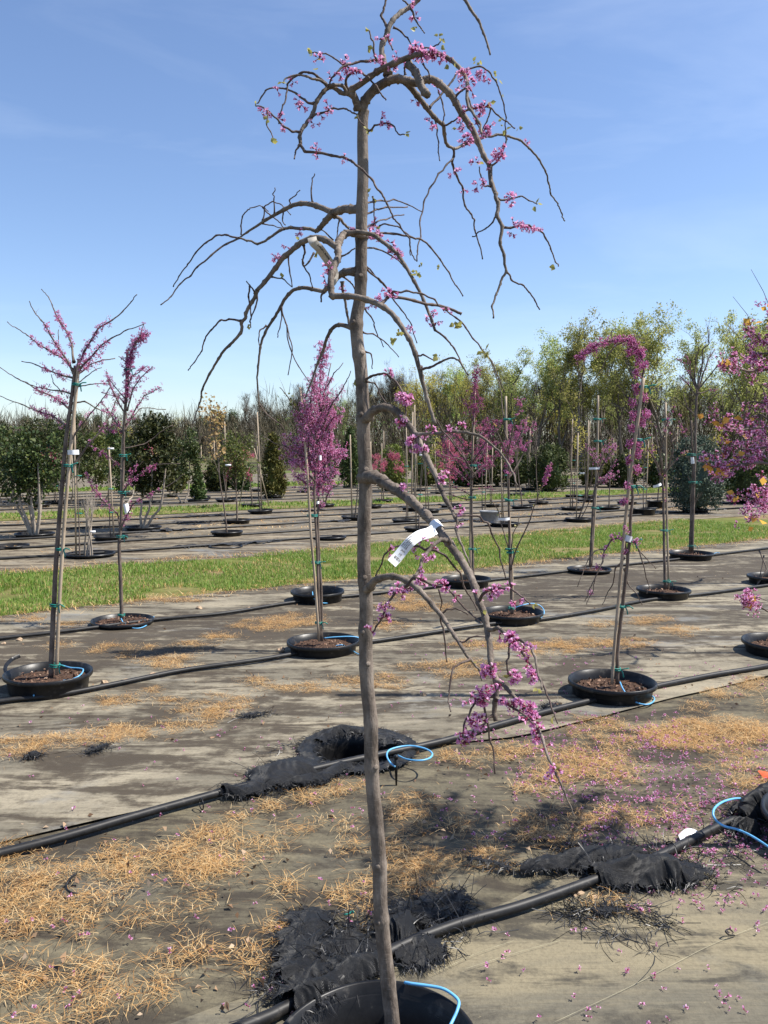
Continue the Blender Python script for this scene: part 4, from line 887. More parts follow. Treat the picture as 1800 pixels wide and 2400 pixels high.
# wine-coloured tree behind
t = potted('redbud_tree', 'upright redbud with wine-purple flowers behind the front tree, sunken pot beside the grass', (1007, 1248), 24, h=0.1, soil=0.03)
t.branch(pts('W', '1022,1250 1021,1190') + pts('ZA', '945,1400 942,1100 950,700 965,400 970,200 985,50'), 3.4, 1.2, 0, 'trunk', 9, zig=0)
t.stake(pts('W', '1017,1252 1016,1190') + pts('ZA', '930,1400 935,1100 955,600 968,250'), 2.6, 0.05)
t.lines('''
ZA 3.4 1.3 |942,1010 850,870 740,760 690,640
ZA 3.4 1.3 |944,960 870,800 800,700 720,600
ZA 3.2 1.3 |944,980 1050,880 1150,800 1230,700
ZA 3.2 1.3 |946,920 1050,760 1150,680
ZA 3 1.3 |950,860 1100,640 1180,500
ZA 2.6 1.2 |948,800 860,700 800,620
ZA 2.6 1.3 |942,1010 1040,910 1130,880
ZA 2.2 1.2 |960,520 910,400 890,290
ZA 2.2 1.2 |964,430 1010,360 1030,310
ZA 2.6 1.2 |946,900 830,830 700,800 620,760
ZA 2.6 1.2 |946,880 1000,700 1060,560 1080,480
ZA 2.4 1.2 |942,1060 820,950 720,900
ZA 2.2 1.0 |942,1150 820,1090 720,1030
ZA 2.2 1.0 |945,1100 1080,1090 1210,1100
ZA 2.2 1.0 |945,1180 850,1170 740,1130
''')
t.bloom('petal_wine', lo=0.15, hi=1.0, per_m=110, which=range(1, 13), off=0.024, scale=0.95); t.bloom('petal_wine', lo=0.66, hi=1, per_m=60, which=[0], off=0.02); t.bloom('petal_wine', lo=0.2, hi=0.9, per_m=18, which=range(13, 16), off=0.012, scale=0.8); t.twigs(6, (0.04, 0.14), 0.0014)
t.tie(*src('ZA', 945, 1610), 9, 4); t.tie(*src('ZA', 945, 1165), 9, 4, False); t.tie(*src('ZA', 955, 890), 8, 4)
# V-shaped sparse tree
t = potted('redbud_tree', 'thin V-branched redbud with only a few pink flowers behind the tagged branch', (1107, 1320), 25)
t.branch(pts('W', '1106,1326 1104,1260') + pts('ZA', '1275,1900 1270,1500 1262,1200 1260,900 1252,700'), 3.6, 2.0, 0, 'trunk', 9, zig=0)
t.stake(pts('W', '1108,1322 1105,1200') + pts('ZA', '1265,1300 1255,900 1240,600 1237,290'), 2.8, 0.04)
t.lines('''
ZA 3 1.2 |1280,1780 1310,1659 1380,1500 1450,1350 1500,1200 1560,1050 1620,890
ZA 2.6 1.2 |1272,1650 1200,1400 1170,1280 1100,1180
ZA 3 1.3 |1260,860 1300,750 1380,600 1430,450
ZA 3 1.2 |1256,780 1290,600 1350,400 1360,300
ZA 2.6 1.1 |1252,690 1215,450 1200,280 1180,180 1110,10
ZA 2.8 1.2 |1262,1000 1350,860 1450,640 1500,480
ZA 2.2 1.1 |1280,1659 1300,1480 1340,1400 1350,1340
ZA 2.4 1.1 |1258,820 1180,640 1130,520 1080,450
''')
t.bloom('petal_deep', lo=0.35, hi=1, per_m=30, which=[3, 4, 6], off=0.014, scale=0.95); t.bloom('petal_deep', lo=0.85, hi=1, per_m=40, which=[1], off=0.012, scale=0.9); t.bloom('petal_deep', lo=0.8, hi=1, per_m=30, which=[0], off=0.02)
t.twigs(4, (0.03, 0.1), 0.0013); t.leaves('leaf_new', 10, 0.02)
for y in (490, 1190, 1610, 1640): t.tie(*src('ZA', {490: 1248, 1190: 1262, 1610: 1262, 1640: 1272}[y], y), 8, 4)
t.paper(*src('ZA', 1225, 1353), 27, 6, 0.04); t.tie(*src('W', 1105, 1313), 8, 5, False)
# arching weeping tree on a leaning stake
t = potted('weeping_redbud_tree', 'weeping redbud arching over a leaning stake, trunk studded with pink flowers', (1322, 1468), 26, h=0.1, soil=0.04, chips=220)
t.branch(pts('W', '1334,1478 1334,1400') + pts('Z5', '858,1660 888,1350 903,1100 903,900 925,700 947,560 962,440 967,360 942,290 905,250 860,232 800,235 740,250 690,270 640,300 600,335'), 4.6, 1.5, 0, 'trunk', 10, zig=0, tapered=1.2, jit=1.0)
t.stake(pts('W', '1322,1478 1327,1400') + pts('Z5', '835,1600 870,1200 905,900 940,650 968,440'), 3.9, -0.02)
t.lines('''
Z5 4 1.3 |868,1420 860,1350 830,1330 790,1340 750,1400 740,1460 690,1570 660,1640 640,1680
Z5 3.4 1.2 |872,1350 920,1350 945,1400 965,1470 985,1560 1000,1600 985,1640
Z5 3 1.2 |862,1440 810,1500 795,1590 760,1650 740,1700
Z5 2 1.1 |752,1395 700,1400 660,1450 600,1600
Z5 2.4 1.1 |860,1500 880,1580 930,1640 960,1700
Z5 2.6 1.2 |862,236 800,270 770,310 740,380 700,440 690,460
Z5 2 1.1 |905,250 930,210 980,225
Z5 1.8 1.0 |790,238 790,180 815,155
Z5 1.8 1.0 |940,1400 980,1440 1040,1500
Z5 1.6 1.0 |700,1560 690,1620 650,1700
''')
t.bloom('petal_deep', lo=0.56, hi=1.0, per_m=58, which=[0], off=0.011, scale=1.0)
ex = [AT(*src('Z5', x + q * 9, y + r * 9), t.D + t.rng.normal(0, 0.02)) for x, y in ((905, 580), (910, 650), (905, 720), (895, 805), (890, 900), (880, 1040), (935, 860), (930, 950), (960, 685), (985, 640), (970, 545), (930, 500), (940, 800), (860, 1130), (930, 415), (970, 370), (940, 345), (905, 232), (890, 290), (930, 290), (960, 300)) for q in (-1, 0, 1) for r in (-1.6, -0.5, 0.5, 1.6)]
t.bloom('petal_deep', lo=0, hi=1, per_m=0.0, extra=np.array(ex), scale=1.05)
ex = [AT(*src('Z5', x + t.rng.uniform(-14, 14), y + t.rng.uniform(-12, 12)), t.D - 0.03) for x, y in ((760, 1380), (740, 1430), (715, 1490), (860, 1405), (920, 1350), (800, 1330), (835, 1320), (670, 1640), (870, 1280), (940, 1345)) for q in range(4)]
t.bloom('petal', lo=0, hi=1, per_m=0.0, extra=np.array(ex), scale=1.0)
for x, y in ((967, 490), (937, 785), (900, 1045), (890, 1345)): t.tie(*src('Z5', x, y), 9, 6)
t.tie(*src('W', 1330, 1445), 11, 7); t.tie(*src('W', 1340, 1310), 10, 5); t.paper(*src('Z5', 890, 1335), 18, 14, -0.3)
# small pink crown before the grass
t = potted('redbud_tree', 'small staked redbud with a loose pale pink crown in a shallow tray-like pot', (1273, 1227), 27, h=0.06, soil=0.02)
t.branch(pts('ZC', '275,1590 290,1300 310,1000 330,920 350,800 372,690'), 3.4, 1.8, 0, 'trunk', 9, zig=0)
t.stake(pts('ZC', '285,1590 318,1050 335,600 337,255'), 2.6, 0.04)
t.lines('''
ZC 3 1.2 |343,850 310,740 260,640
ZC 3 1.2 |345,840 380,700 440,620
ZC 3 1.2 |345,840 420,720 480,630
ZC 2.6 1.2 |332,915 400,890 490,870
ZC 2.6 1.2 |325,960 400,900 480,740
ZC 2.4 1.2 |350,800 320,720 290,690
ZC 2.4 1.2 |330,920 370,920 420,930
''')
t.bloom('petal', lo=0.2, hi=1, per_m=85, which=range(1, 8), off=0.022, scale=0.95); t.twigs(5, (0.04, 0.12), 0.0013); t.paper(*src('ZC', 312, 822), 25, 5, 0.03)
for x, y in ((312, 1130), (335, 610), (330, 440)): t.tie(*src('ZC', x, y), 9, 4)
# bare round-headed tree
t = potted('redbud_tree', 'bare branched young tree tied to a pale stake right of the arching weeper', (1433, 1271), 28)
t.branch(pts('ZC', '860,1758 850,1400 845,1100 840,900 835,850'), 3.4, 2.6, 0, 'trunk', 9, zig=0)
t.stake(pts('ZC', '888,1755 872,1200 866,800 862,310'), 2.7, 0.04)
t.lines('''
ZC 3.2 1.2 |836,865 790,770 730,680 690,600
ZC 3.2 1.2 |836,860 820,700 840,600 880,450 930,330
ZC 3.2 1.2 |840,880 890,800 920,700 910,600 930,530 970,510 1010,540 1040,580
ZC 2.8 1.2 |838,900 800,830 775,760 740,600 720,480
ZC 2.8 1.2 |843,870 960,740 1040,680
ZC 2.6 1.2 |833,800 780,500 700,420
ZC 2.4 1.1 |905,620 960,560 990,480 960,400
''')
t.twigs(10, (0.05, 0.2), 0.0015); t.bloom('petal_deep', lo=0.5, hi=1, per_m=16, off=0.012, scale=0.85); t.leaves('leaf_new', 30, 0.016); t.paper(*src('ZC', 805, 955), 20, 6, 0.35)
for x, y in ((865, 445), (850, 1305), (872, 1700)): t.tie(*src('ZC', x, y), 9, 4)
# tall vase tree
t = potted('redbud_tree', 'tall vase-shaped young tree with bare upright shoots in front of the blue juniper', (1492, 1193), 29, r=0.29)
t.branch(pts('ZC', '1068,1474 1078,1100 1088,800 1095,500 1105,250 1115,200'), 3.8, 2.8, 0, 'trunk', 9, zig=0)
t.branch(pts('ZC', '1050,1474 1067,1000 1075,750 1060,450'), 3.0, 2.0, 0.06, 'trunk', 8, zig=0, d0=t.D)
t.lines('''
ZC 3.2 1.2 |1112,230 1060,100 1040,0 1020,-60
ZC 3.2 1.2 |1113,220 1090,100 1100,-50 1120,-120
ZC 3.2 1.2 |1114,210 1150,100 1190,-20 1240,-100
ZC 3 1.0 |1114,205 1140,60 1150,-100 1200,-150 1190,-280
ZC 3 1.1 |1112,215 1180,130 1260,30 1320,-20
ZC 2.6 1.1 |1108,240 1200,215 1250,200
ZC 2.6 1.1 |1105,260 1040,170 970,100
ZC 2.6 1.1 |1115,205 1120,80 1170,-60
ZC 2.6 1.1 |1113,215 1070,130 1010,20 970,-30
ZC 2.4 1.1 |1098,420 1040,360 1000,250
''')
t.twigs(20, (0.08, 0.34), 0.0017, 0.2, up=0.9); t.bloom('petal_deep', lo=0.4, hi=1, per_m=26, which=[2, 4, 7, 8, 10], off=0.014, scale=0.9)
for x, y in ((1062, 715), (1075, 930), (1065, 1425)): t.tie(*src('ZC', x, y), 10, 5)
t.paper(*src('ZC', 1078, 760), 8, 15, 0.1)
# tree at the right edge, standing outside the picture: pink flowers and orange young leaves reach in
c = G(*src('W', 1822, 1772), 0.1)
root = thing('redbud_tree', 'redbud with thick pink sprays and orange young leaves reaching in at right', 'tree', (c[0], c[1], 0), GRP)
pot_parts(root, c, 0.28, 0.12, 0.05, 30)
t = Traced(root, c[1], 30, 'bark_sapling', 'bark_twig')
t.branch([(1977, 1926), (1945, 1700), (1890, 1400), (1870, 1100), (1860, 800), (1862, 500)], 14, 6, 0, 'trunk', 10, zig=0)
t.lines('''
ZD 5 1.6 -0.1|650,420 560,440 350,460 220,430 170,385
ZD 4 1.6 0.1|640,380 560,300 440,240 370,180 330,150
ZD 5 1.6 -0.1|650,820 500,860 330,880 220,880 150,830 70,760
ZD 5 1.6 0.0|650,1060 520,1130 400,1120 200,1150 100,1150 0,1100
ZD 4 1.5 0.2|650,960 520,1000 330,1030 220,980 150,1060
ZD 4 1.6 -0.15|650,1300 520,1400 440,1430 350,1550
ZD 4 1.4 0.1|650,640 500,700 380,680 300,720
ZD 3 1.4 -0.1|640,1290 520,1330 410,1340
ZD 3 1.4 0.1|650,1330 500,1390 300,1380 190,1350
ZD 3.4 1.4 -0.3|650,2230 492,2190 420,2150 330,2090
ZD 4 1.6 0.3|650,860 520,900 420,940 380,920
ZD 4 1.6 -0.2|650,180 560,120 480,90
ZD 3.4 1.5 0.1|560,870 450,780 380,790 340,820
ZD 3.4 1.5 0.05|540,1120 420,1060 300,1080 200,1110
ZD 3 1.5 0.1|500,330 400,330 330,300
ZD 3 1.4 0.1|480,450 390,370 320,350
ZD 4 1.6 -0.2|660,700 750,560 900,430 1000,300
ZD 4 1.6 0.2|660,900 800,800 960,700 1080,600
ZD 4 1.6 0.1|660,1100 800,1050 950,950 1100,900
ZD 4 1.6 -0.3|655,500 760,350 860,200 900,60
ZD 4 1.6 0.4|655,620 600,420 560,200 500,-40
ZD 4 1.6 -0.5|655,760 700,520 720,300 690,60
''')
t.bloom('petal', lo=0.3, hi=0.98, per_m=95, which=[1, 3, 4, 6, 11, 13, 14, 17, 18, 19, 20, 21, 22], off=0.022, scale=1.0); t.bloom('petal', lo=0.3, hi=0.95, per_m=70, which=[2, 5, 7, 8, 9, 15, 16], off=0.016, scale=1.0); t.bloom('petal', lo=0.75, hi=1.0, per_m=60, which=[10], off=0.012)
for b in range(22):
    h0 = t.rng.uniform(1.2, 2.3); a_ = t.rng.uniform(0, 6.283); l_ = t.rng.uniform(0.35, 0.8); k_ = 1 / PXM(t.D)
    p0 = (1885, 1053 - (h0 - 1.52) * k_); t.branch([p0, (p0[0] + 0.5 * l_ * abs(math.cos(a_)) * k_, p0[1] - 0.2 * k_ * l_), (p0[0] + l_ * abs(math.cos(a_)) * k_, p0[1] - t.rng.uniform(0.2, 0.9) * k_ * l_)], 4, 1.5, l_ * abs(math.sin(a_)) * 0.9)
t.bloom('petal', lo=0.25, hi=1.0, per_m=120, which=range(23, 45), off=0.02, scale=1.0)
t.leaves('leaf_orange', 12, 0.03, None, 0.72, 1.0, 'leaves', 0.012); t.twigs(5, (0.05, 0.2), 0.0016)
# two more potted trees whose crowns stand outside the picture at the right
for w_, sd, lab, hh in (((1690, 1384), 31, 'black pot cut by the right edge, level with the arching weeper', 0.1), ((1672, 1243), 32, 'black pot at the right edge beside the grass lane, arching twigs over its rim', 0.1)):
    c = G(*src('W', *w_), hh); root = thing('redbud_tree', lab, 'tree', (c[0], c[1], 0), GRP); pot_parts(root, c, 0.275, hh, 0.04, sd)
    t = Traced(root, c[1], sd, 'bark_sapling', 'bark_twig'); u, v = src('W', *w_); k_ = 1 / PXM(c[1])
    t.branch([(u, v), (u + 2, v - 0.6 * k_), (u - 2, v - 1.2 * k_), (u + 4, v - 1.8 * k_)], 6, 3, 0, 'trunk', 8, zig=0)
    for b in range(12):
        h0 = t.rng.uniform(0.9, 1.7); s_ = t.rng.uniform(0.05, 0.6) * (1 if b % 3 else -0.35)
        t.branch([(u, v - h0 * k_), (u + s_ * 0.5 * k_, v - (h0 + 0.25) * k_), (u + s_ * k_, v - (h0 + t.rng.uniform(0.1, 0.7)) * k_)], 3, 1.2)
    t.twigs(8, (0.05, 0.2), 0.0015); t.bloom('petal_deep', lo=0.3, hi=1, per_m=30, which=range(1, 13))
    if sd == 32:
        for q in ((1650, 1200, 1640, 1250, 1628, 1290), (1640, 1190, 1655, 1230, 1630, 1275)):
            t.branch(pts('W', '%d,%d %d,%d %d,%d' % q), 1.6, 0.9, -0.2, d0=t.D)
# empty dug-in pot beside the lane
c = G(*src('W', 686, 1277), 0.1); root = thing('empty_pot', 'empty black pot at the grass edge behind the columnar pink tree', 'pot', (c[0], c[1], 0)); pot_parts(root, c, 0.265, 0.11, 0.0, 40, chips=0)
# ------------------------------------------------------------------ open planting socket with torn cloth round it
def strands(mb, C, n, rng, l=(0.03, 0.12), w=0.0011, rad=0.06, up=0.5):
    """loose black plastic threads pulled out of the woven cloth"""
    for _ in range(n):
        c = np.asarray(C[int(rng.integers(len(C)))]) + np.array([*rng.normal(0, rad, 2), 0]); c[2] = max(c[2], 0.008)
        d = rng.normal(size=3); d[2] = abs(d[2]) * up; d /= np.linalg.norm(d); ll = rng.uniform(*l); b = rng.normal(0, 0.4, 3); b[2] -= 0.25
        P = [c, c + d * ll * 0.35, c + (d + b * 0.5) * ll * 0.7, c + (d + b) * ll]
        for p in P: p[2] = max(p[2], 0.006)
        P = smooth_path(P, 2); s = np.cross(d, rng.normal(size=3)); s = s / (np.linalg.norm(s) + 1e-9) * w; k = len(P)
        V = np.vstack([P - s, P + s]); mb.add(V, [[i, i + 1, k + i + 1, k + i] for i in range(k - 1)])
def fold_noise(x, y, so, f):
    wx, wy = x + 0.05 * nz(x * 9, y * 9, so + 1), y + 0.05 * nz(x * 9, y * 9, so + 4); a = 0.0; amp = 1.0; tot = 0
    for o in range(3):
        a += amp * (1 - min(1.0, abs(nz(wx * f, wy * f, so + o)) * 3.2)) ** 2; tot += amp; amp *= 0.55; f *= 2.1
    return a / tot
def drape(root, path, widths, heights, seed, name='cloth', n=90, m=36, fold=0.018, rag=0.45, z0=0.012, ffreq=7.0, tilt=0.0, fringe=0.9):
    """woven cloth lying crumpled along a path on the ground; ragged outline with threads hanging out of it"""
    rng = np.random.default_rng(seed); P = smooth_path(path, 12); q = np.linspace(0, 1, len(P)); qq = np.linspace(0, 1, n)
    C = np.stack([np.interp(qq, q, P[:, i]) for i in range(2)], 1); d = np.gradient(C, axis=0); d /= np.linalg.norm(d, axis=1, keepdims=True); nn = np.stack([-d[:, 1], d[:, 0]], 1)
    W = np.interp(qq, np.linspace(0, 1, len(widths)), widths); H = np.interp(qq, np.linspace(0, 1, len(heights)), heights); V = np.zeros((n, m, 3)); so = rng.uniform(0, 50)
    for i in range(n):
        for j in range(m):
            b = -1 + 2 * j / (m - 1); wl = W[i] * (1 + rag * nz(qq[i] * 7, 3.0 * np.sign(b), so) + 0.6 * rag * nz(qq[i] * 33, 3.0 * np.sign(b), so))
            p = C[i] + nn[i] * b * wl + d[i] * 0.02 * nz(b * 2, qq[i] * 12, so + 8); x, y = p
            z = z0 + H[i] * max(0.0, 1 - abs(b) ** 1.8) * (0.7 + 0.7 * nz(x * 7, y * 7, so + 2)) + fold * fold_noise(x, y, so, ffreq) * (0.5 + 0.5 * (1 - b * b)) + 0.07 * fold * nz(x * 60, y * 60, so + 5) + tilt * b * wl
            V[i, j] = (x, y, max(z, z0 * 0.5 + 0.004))
    idx = np.arange(n * m).reshape(n, m); F = np.stack([idx[:-1, :-1], idx[1:, :-1], idx[1:, 1:], idx[:-1, 1:]], -1).reshape(-1, 4); c = V.reshape(-1, 3)[F].mean(1)
    bj = np.tile(np.arange(m - 1), n - 1); bi = np.repeat(np.arange(n - 1), m - 1); e = np.minimum(np.minimum(bj, m - 2 - bj) / 5.0, np.minimum(bi, n - 2 - bi) / 8.0)
    keep = np.array([nz(p[0] * 55, p[1] * 55, so) + 0.7 * nz(p[0] * 120, p[1] * 25, so) > 0.15 - 1.1 * min(1, ee) + (0.35 if ee < 0.3 else 0) - 0.15 for p, ee in zip(c, e)]); F = F[keep]
    mb = MB(); mb.add(V.reshape(-1, 3), F); o = mb.obj(name, MATS['torn_fabric'], root)
    if fringe:
        ring = [(i, j, s_) for i in range(n) for j, s_ in ((1, -1), (m - 2, 1), (3, -1), (m - 4, 1))]; mb = MB(); k_ = int(len(ring) * fringe * 1.3)
        for r in range(k_):
            i, j, s_ = ring[int(rng.integers(len(ring)))]; p = V[i, j].copy(); out = np.array([*(nn[i] * s_), 0.0]) + rng.normal(0, 0.45, 3); out[2] = abs(out[2]) * 0.6; out /= np.linalg.norm(out); ll = rng.uniform(0.012, 0.055)
            q0, q1, q2 = p, p + out * ll * 0.5, p + out * ll + np.array([*rng.normal(0, 0.008, 2), -ll * rng.uniform(0.2, 0.9)]); q2[2] = max(q2[2], 0.006); q1[2] = max(q1[2], 0.008); sd = np.cross(out, rng.normal(size=3)); sd = sd / (np.linalg.norm(sd) + 1e-9) * 0.0009
            mb.add([q0 - sd, q0 + sd, q1 + sd, q1 - sd, q2], [[0, 1, 2, 3]]); mb.f.append((np.array([[mb.n - 2, mb.n - 3, mb.n - 1]], np.int32), 0))
        stuff(mb.obj('fringe', MATS['plastic_strand'], o))
    return o, V
hc, hr = HOLES[1]
root = thing('planting_socket', 'open black planting socket in the ground with torn cloth around it, left of the trunk', 'planting hole', (hc[0], hc[1], 0))
mb = MB(); mb.lathe([(hr * 0.85, -0.38), (hr * 0.97, -0.05), (hr * 1.0, 0.012), (hr * 1.04, 0.02), (hr * 1.12, 0.018), (hr * 1.14, 0.004)], (hc[0], hc[1], 0), 40)
mb.add([(hc[0] + hr * 0.86 * math.cos(a), hc[1] + hr * 0.86 * math.sin(a), -0.37) for a in np.arange(24) * math.pi / 12], [list(range(24))]); mb.obj('socket', MATS['black_plastic'], root)
g_ = lambda fr, s: [G(u, v, 0.0) for u, v in pts(fr, s)]
gp_ = lambda fr, s: [G(u, v, 0.03) for u, v in pts(fr, s)]
ring_ = [np.array([hc[0] + (hr + 0.055 + 0.02 * nz(math.cos(a) * 2, math.sin(a) * 2, 9)) * math.cos(a), hc[1] + (hr + 0.055 + 0.02 * nz(math.cos(a) * 2, math.sin(a) * 2, 9)) * math.sin(a), 0]) for a in np.linspace(0, 2 * math.pi, 17)]
drape(root, ring_, [0.045] * 5, [0.012, 0.022, 0.014, 0.008, 0.012], 59, fold=0.02, n=150, m=22, rag=0.35, z0=0.016)
drape(root, g_('H4', '600,330 700,262 830,240 980,250 1110,290 1190,350'), [0.03, 0.05, 0.06, 0.06, 0.05, 0.03], [0.02, 0.03, 0.04, 0.04, 0.03, 0.015], 60, fold=0.014)
drape(root, gp_('H4', '-150,690 60,650 250,560 430,480 560,400'), [0.03, 0.07, 0.13, 0.14, 0.07], [0.07, 0.075, 0.07, 0.05, 0.03], 61, fold=0.02)
drape(root, g_('H4', '300,660 480,640 650,590 800,520 930,460'), [0.03, 0.05, 0.06, 0.05, 0.02], [0.045, 0.045, 0.04, 0.03, 0.02], 62, fold=0.014)
mb = MB(); strands(mb, g_('H4', '-130,680 -20,690 80,720 200,700 300,690 380,700 250,400 330,360 420,330 120,560'), 260, np.random.default_rng(2), (0.02, 0.09), 0.0012, 0.035, 0.4); stuff(mb.obj('threads', MATS['plastic_strand'], root))
# cloth heap round the nearest pot
root = thing('torn_ground_cloth', 'ragged black cloth heap behind the nearest pot, threads and stones in it', 'torn cloth', tuple(G(*src('W', 760, 2060))))
drape(root, g_('H5', '170,880 260,640 330,420 420,300'), [0.06, 0.07, 0.09, 0.05], [0.02, 0.025, 0.03, 0.02], 64, fold=0.018)
drape(root, g_('H5', '150,1080 330,860 520,770 700,720'), [0.05, 0.07, 0.06, 0.05], [0.03, 0.04, 0.04, 0.03], 65, fold=0.02)
drape(root, g_('H5', '1010,690 1150,650 1280,620 1400,590'), [0.05, 0.075, 0.07, 0.04], [0.03, 0.04, 0.05, 0.03], 66, fold=0.018)
drape(root, gp_('H5', '190,1020 320,950 463,878 640,785 823,684 960,608'), [0.04, 0.055, 0.05, 0.05, 0.05, 0.04], [0.075, 0.088, 0.088, 0.085, 0.088, 0.075], 165, fold=0.02)
drape(root, g_('H5', '940,520 1020,500 1100,500 1180,510'), [0.05, 0.09, 0.10, 0.07], [0.05, 0.075, 0.075, 0.05], 67, fold=0.01, ffreq=4)
drape(root, g_('H5', '960,430 1100,360 1250,300 1420,240 1600,190'), [0.04, 0.07, 0.08, 0.07, 0.03], [0.01, 0.015, 0.015, 0.015, 0.01], 68, fold=0.02)
drape(root, g_('H5', '330,640 480,620 600,600 760,560 840,520'), [0.08, 0.12, 0.12, 0.1, 0.06], [0.0, 0.005, 0.01, 0.01, 0.0], 69, fold=0.02)
mb = MB(); rg = np.random.default_rng(3)
strands(mb, g_('H5', '250,560 330,600 420,480 300,700 380,560 460,700 560,560 620,480 700,420 780,420 680,640 560,740'), 420, rg, (0.02, 0.09), 0.0012, 0.04, 0.5)
strands(mb, g_('H5', '1000,420 1080,330 1160,380 1250,300 1350,330 1450,250 1500,420 1400,560 1350,460 1250,560 1560,300 1420,200'), 420, rg, (0.02, 0.10), 0.0012, 0.03, 0.8)
strands(mb, g_('H5', '40,840 60,960 20,760 100,900'), 120, rg, (0.02, 0.09), 0.0012, 0.04, 0.3)
stuff(mb.obj('threads', MATS['plastic_strand'], root))
# cloth wound round the pipe further right
root = thing('torn_ground_cloth', 'frayed black cloth wound round the water pipe at lower right', 'torn cloth', tuple(G(*src('W', 1300, 1890))))
drape(root, g_('G4', '560,650 700,620 850,610 1000,590 1130,580'), [0.02, 0.05, 0.08, 0.09, 0.06], [0.02, 0.03, 0.05, 0.06, 0.05], 71, fold=0.022)
drape(root, g_('G4', '890,690 1000,680 1120,670 1230,660 1330,670 1400,690'), [0.05, 0.09, 0.11, 0.11, 0.10, 0.04], [0.05, 0.08, 0.09, 0.08, 0.05, 0.02], 72, fold=0.025)
drape(root, g_('G4', '360,600 450,615 560,645'), [0.012, 0.018, 0.02], [0.02, 0.025, 0.02], 73, fold=0.008, n=40, m=10)
mb = MB(); rg = np.random.default_rng(4)
strands(mb, g_('G4', '800,560 900,555 1000,560 1100,550 1180,560 1240,540 1300,600 1380,660 1420,700 900,640 960,620 1200,620 1150,600 1050,640'), 520, rg, (0.02, 0.11), 0.0012, 0.035, 0.7)
stuff(mb.obj('threads', MATS['plastic_strand'], root))
root = thing('torn_ground_cloth', 'flat tangle of frayed black threads on the pale fabric at lower right', 'torn cloth', tuple(G(*src('G4', 950, 830))))
mb = MB(); strands(mb, g_('G4', '790,830 830,850 870,820 930,800 990,810 1080,810 1140,820 1190,850 1210,880 840,800 780,810 1170,870 960,815 1050,800'), 360, rg, (0.02, 0.09), 0.0012, 0.022, 0.25); strands(mb, g_('G4', '1000,915 1060,930 1130,960 1150,985 960,910'), 60, rg, (0.04, 0.12), 0.001, 0.012, 0.12)
stuff(mb.obj('threads', MATS['plastic_strand'], root))
drape(root, g_('G4', '900,815 960,820 1020,815'), [0.02, 0.03, 0.02], [0.01, 0.015, 0.01], 74, fold=0.008, n=30, m=12)
# cloth bag at the right edge
root = thing('torn_ground_cloth', 'black cloth flap standing up around the pot at the right edge', 'torn cloth', tuple(G(*src('W', 1620, 1770))))
drape(root, g_('HR', '1000,1480 1090,1420 1180,1380 1280,1340 1400,1300'), [0.04, 0.07, 0.08, 0.08, 0.06], [0.06, 0.13, 0.14, 0.12, 0.08], 75, fold=0.03, ffreq=5)
drape(root, g_('HR', '920,1560 1010,1580 1120,1600 1230,1600'), [0.03, 0.05, 0.05, 0.03], [0.06, 0.08, 0.07, 0.04], 76, fold=0.02)
mb = MB(); strands(mb, g_('HR', '880,1600 800,1720 600,1800 500,1760 700,1850 900,1750 1050,1700 850,1350 700,1330 600,1380 1000,1850'), 260, rg, (0.02, 0.08), 0.0011, 0.05, 0.3); stuff(mb.obj('threads', MATS['plastic_strand'], root))
for lab, fr, s in (('small torn cloth edge lying left of the open socket, near mid-picture', 'G1', '380,1055 420,1040 465,1022'), ('short frayed tear in the fabric above the open socket', 'G1', '1030,895 1090,890 1165,882'), ('tiny torn cloth scrap near the left edge', 'G1', '110,1075 140,1072 170,1065'),
                   ('ragged hole of black cloth behind the water pipe, below the arching tree', 'G2', '680,860 720,850 770,845')):
    root = thing('cloth_scrap', lab, 'torn cloth', tuple(G(*src(fr, *map(float, s.split()[1].split(','))))), 'cloth scraps')
    drape(root, g_(fr, s), [0.015, 0.035, 0.015], [0.015, 0.03, 0.015], len(lab), fold=0.015, n=30, m=14); mb = MB(); strands(mb, g_(fr, s), 60, rg, (0.02, 0.07), 0.0012, 0.03, 0.5); stuff(mb.obj('threads', MATS['plastic_strand'], root))

# ------------------------------------------------------------------ blue drip tubes
def tube3(name, P, r, mat, label, cat, group=None, sides=8):
    mb = MB(); mb.tube(smooth_path(P, 6), r, sides); return tag(mb.obj(name, MATS[mat]), label, cat, group)
def gz(fr, s):                                     # "x,y,z ..." pixel + height
    out = []
    for q in s.split():
        x, y, z = map(float, q.split(',')); out.append(G(*src(fr, x, y), z))
    return out
DG = 'blue drip tubes'
dr = tube3('drip_tube', gz('H4', '1212,400,.05 1240,402,.06 1300,428,.09 1400,440,.10 1480,422,.10 1503,385,.10 1450,348,.10 1340,325,.10 1240,335,.10 1168,360,.10 1150,400,.10 1172,450,.10 1215,488,.09'), 0.0042, 'blue_tube', 'blue drip tube curled in a ring right of the trunk, on a black peg', 'drip tube', DG)
b0 = G(*src('H4', 1224, 632), 0.0); mb = MB(); mb.tube([b0, b0 + (-0.001, 0.0, 0.075), b0 + (-0.002, 0, 0.125)], [0.004, 0.0075, 0.0085], 10); mb.tube([b0 + (-0.002, 0, 0.124), b0 + (-0.002, 0, 0.14)], [0.011, 0.010], 10)
tag(mb.obj('drip_peg', MATS['black_plastic']), 'short black peg stuck in the ground below the ring of blue tube', 'peg')
tube3('drip_tube', gz('H5', '1090,838,.055 1150,848,.062 1260,862,.066 1380,885,.068 1460,930,.066 1510,985,.062 1500,1050,.06 1470,1120,.05 1430,1200,.04'), 0.0042, 'blue_tube', 'blue drip tube lying over the rim of the nearest pot', 'drip tube', DG)
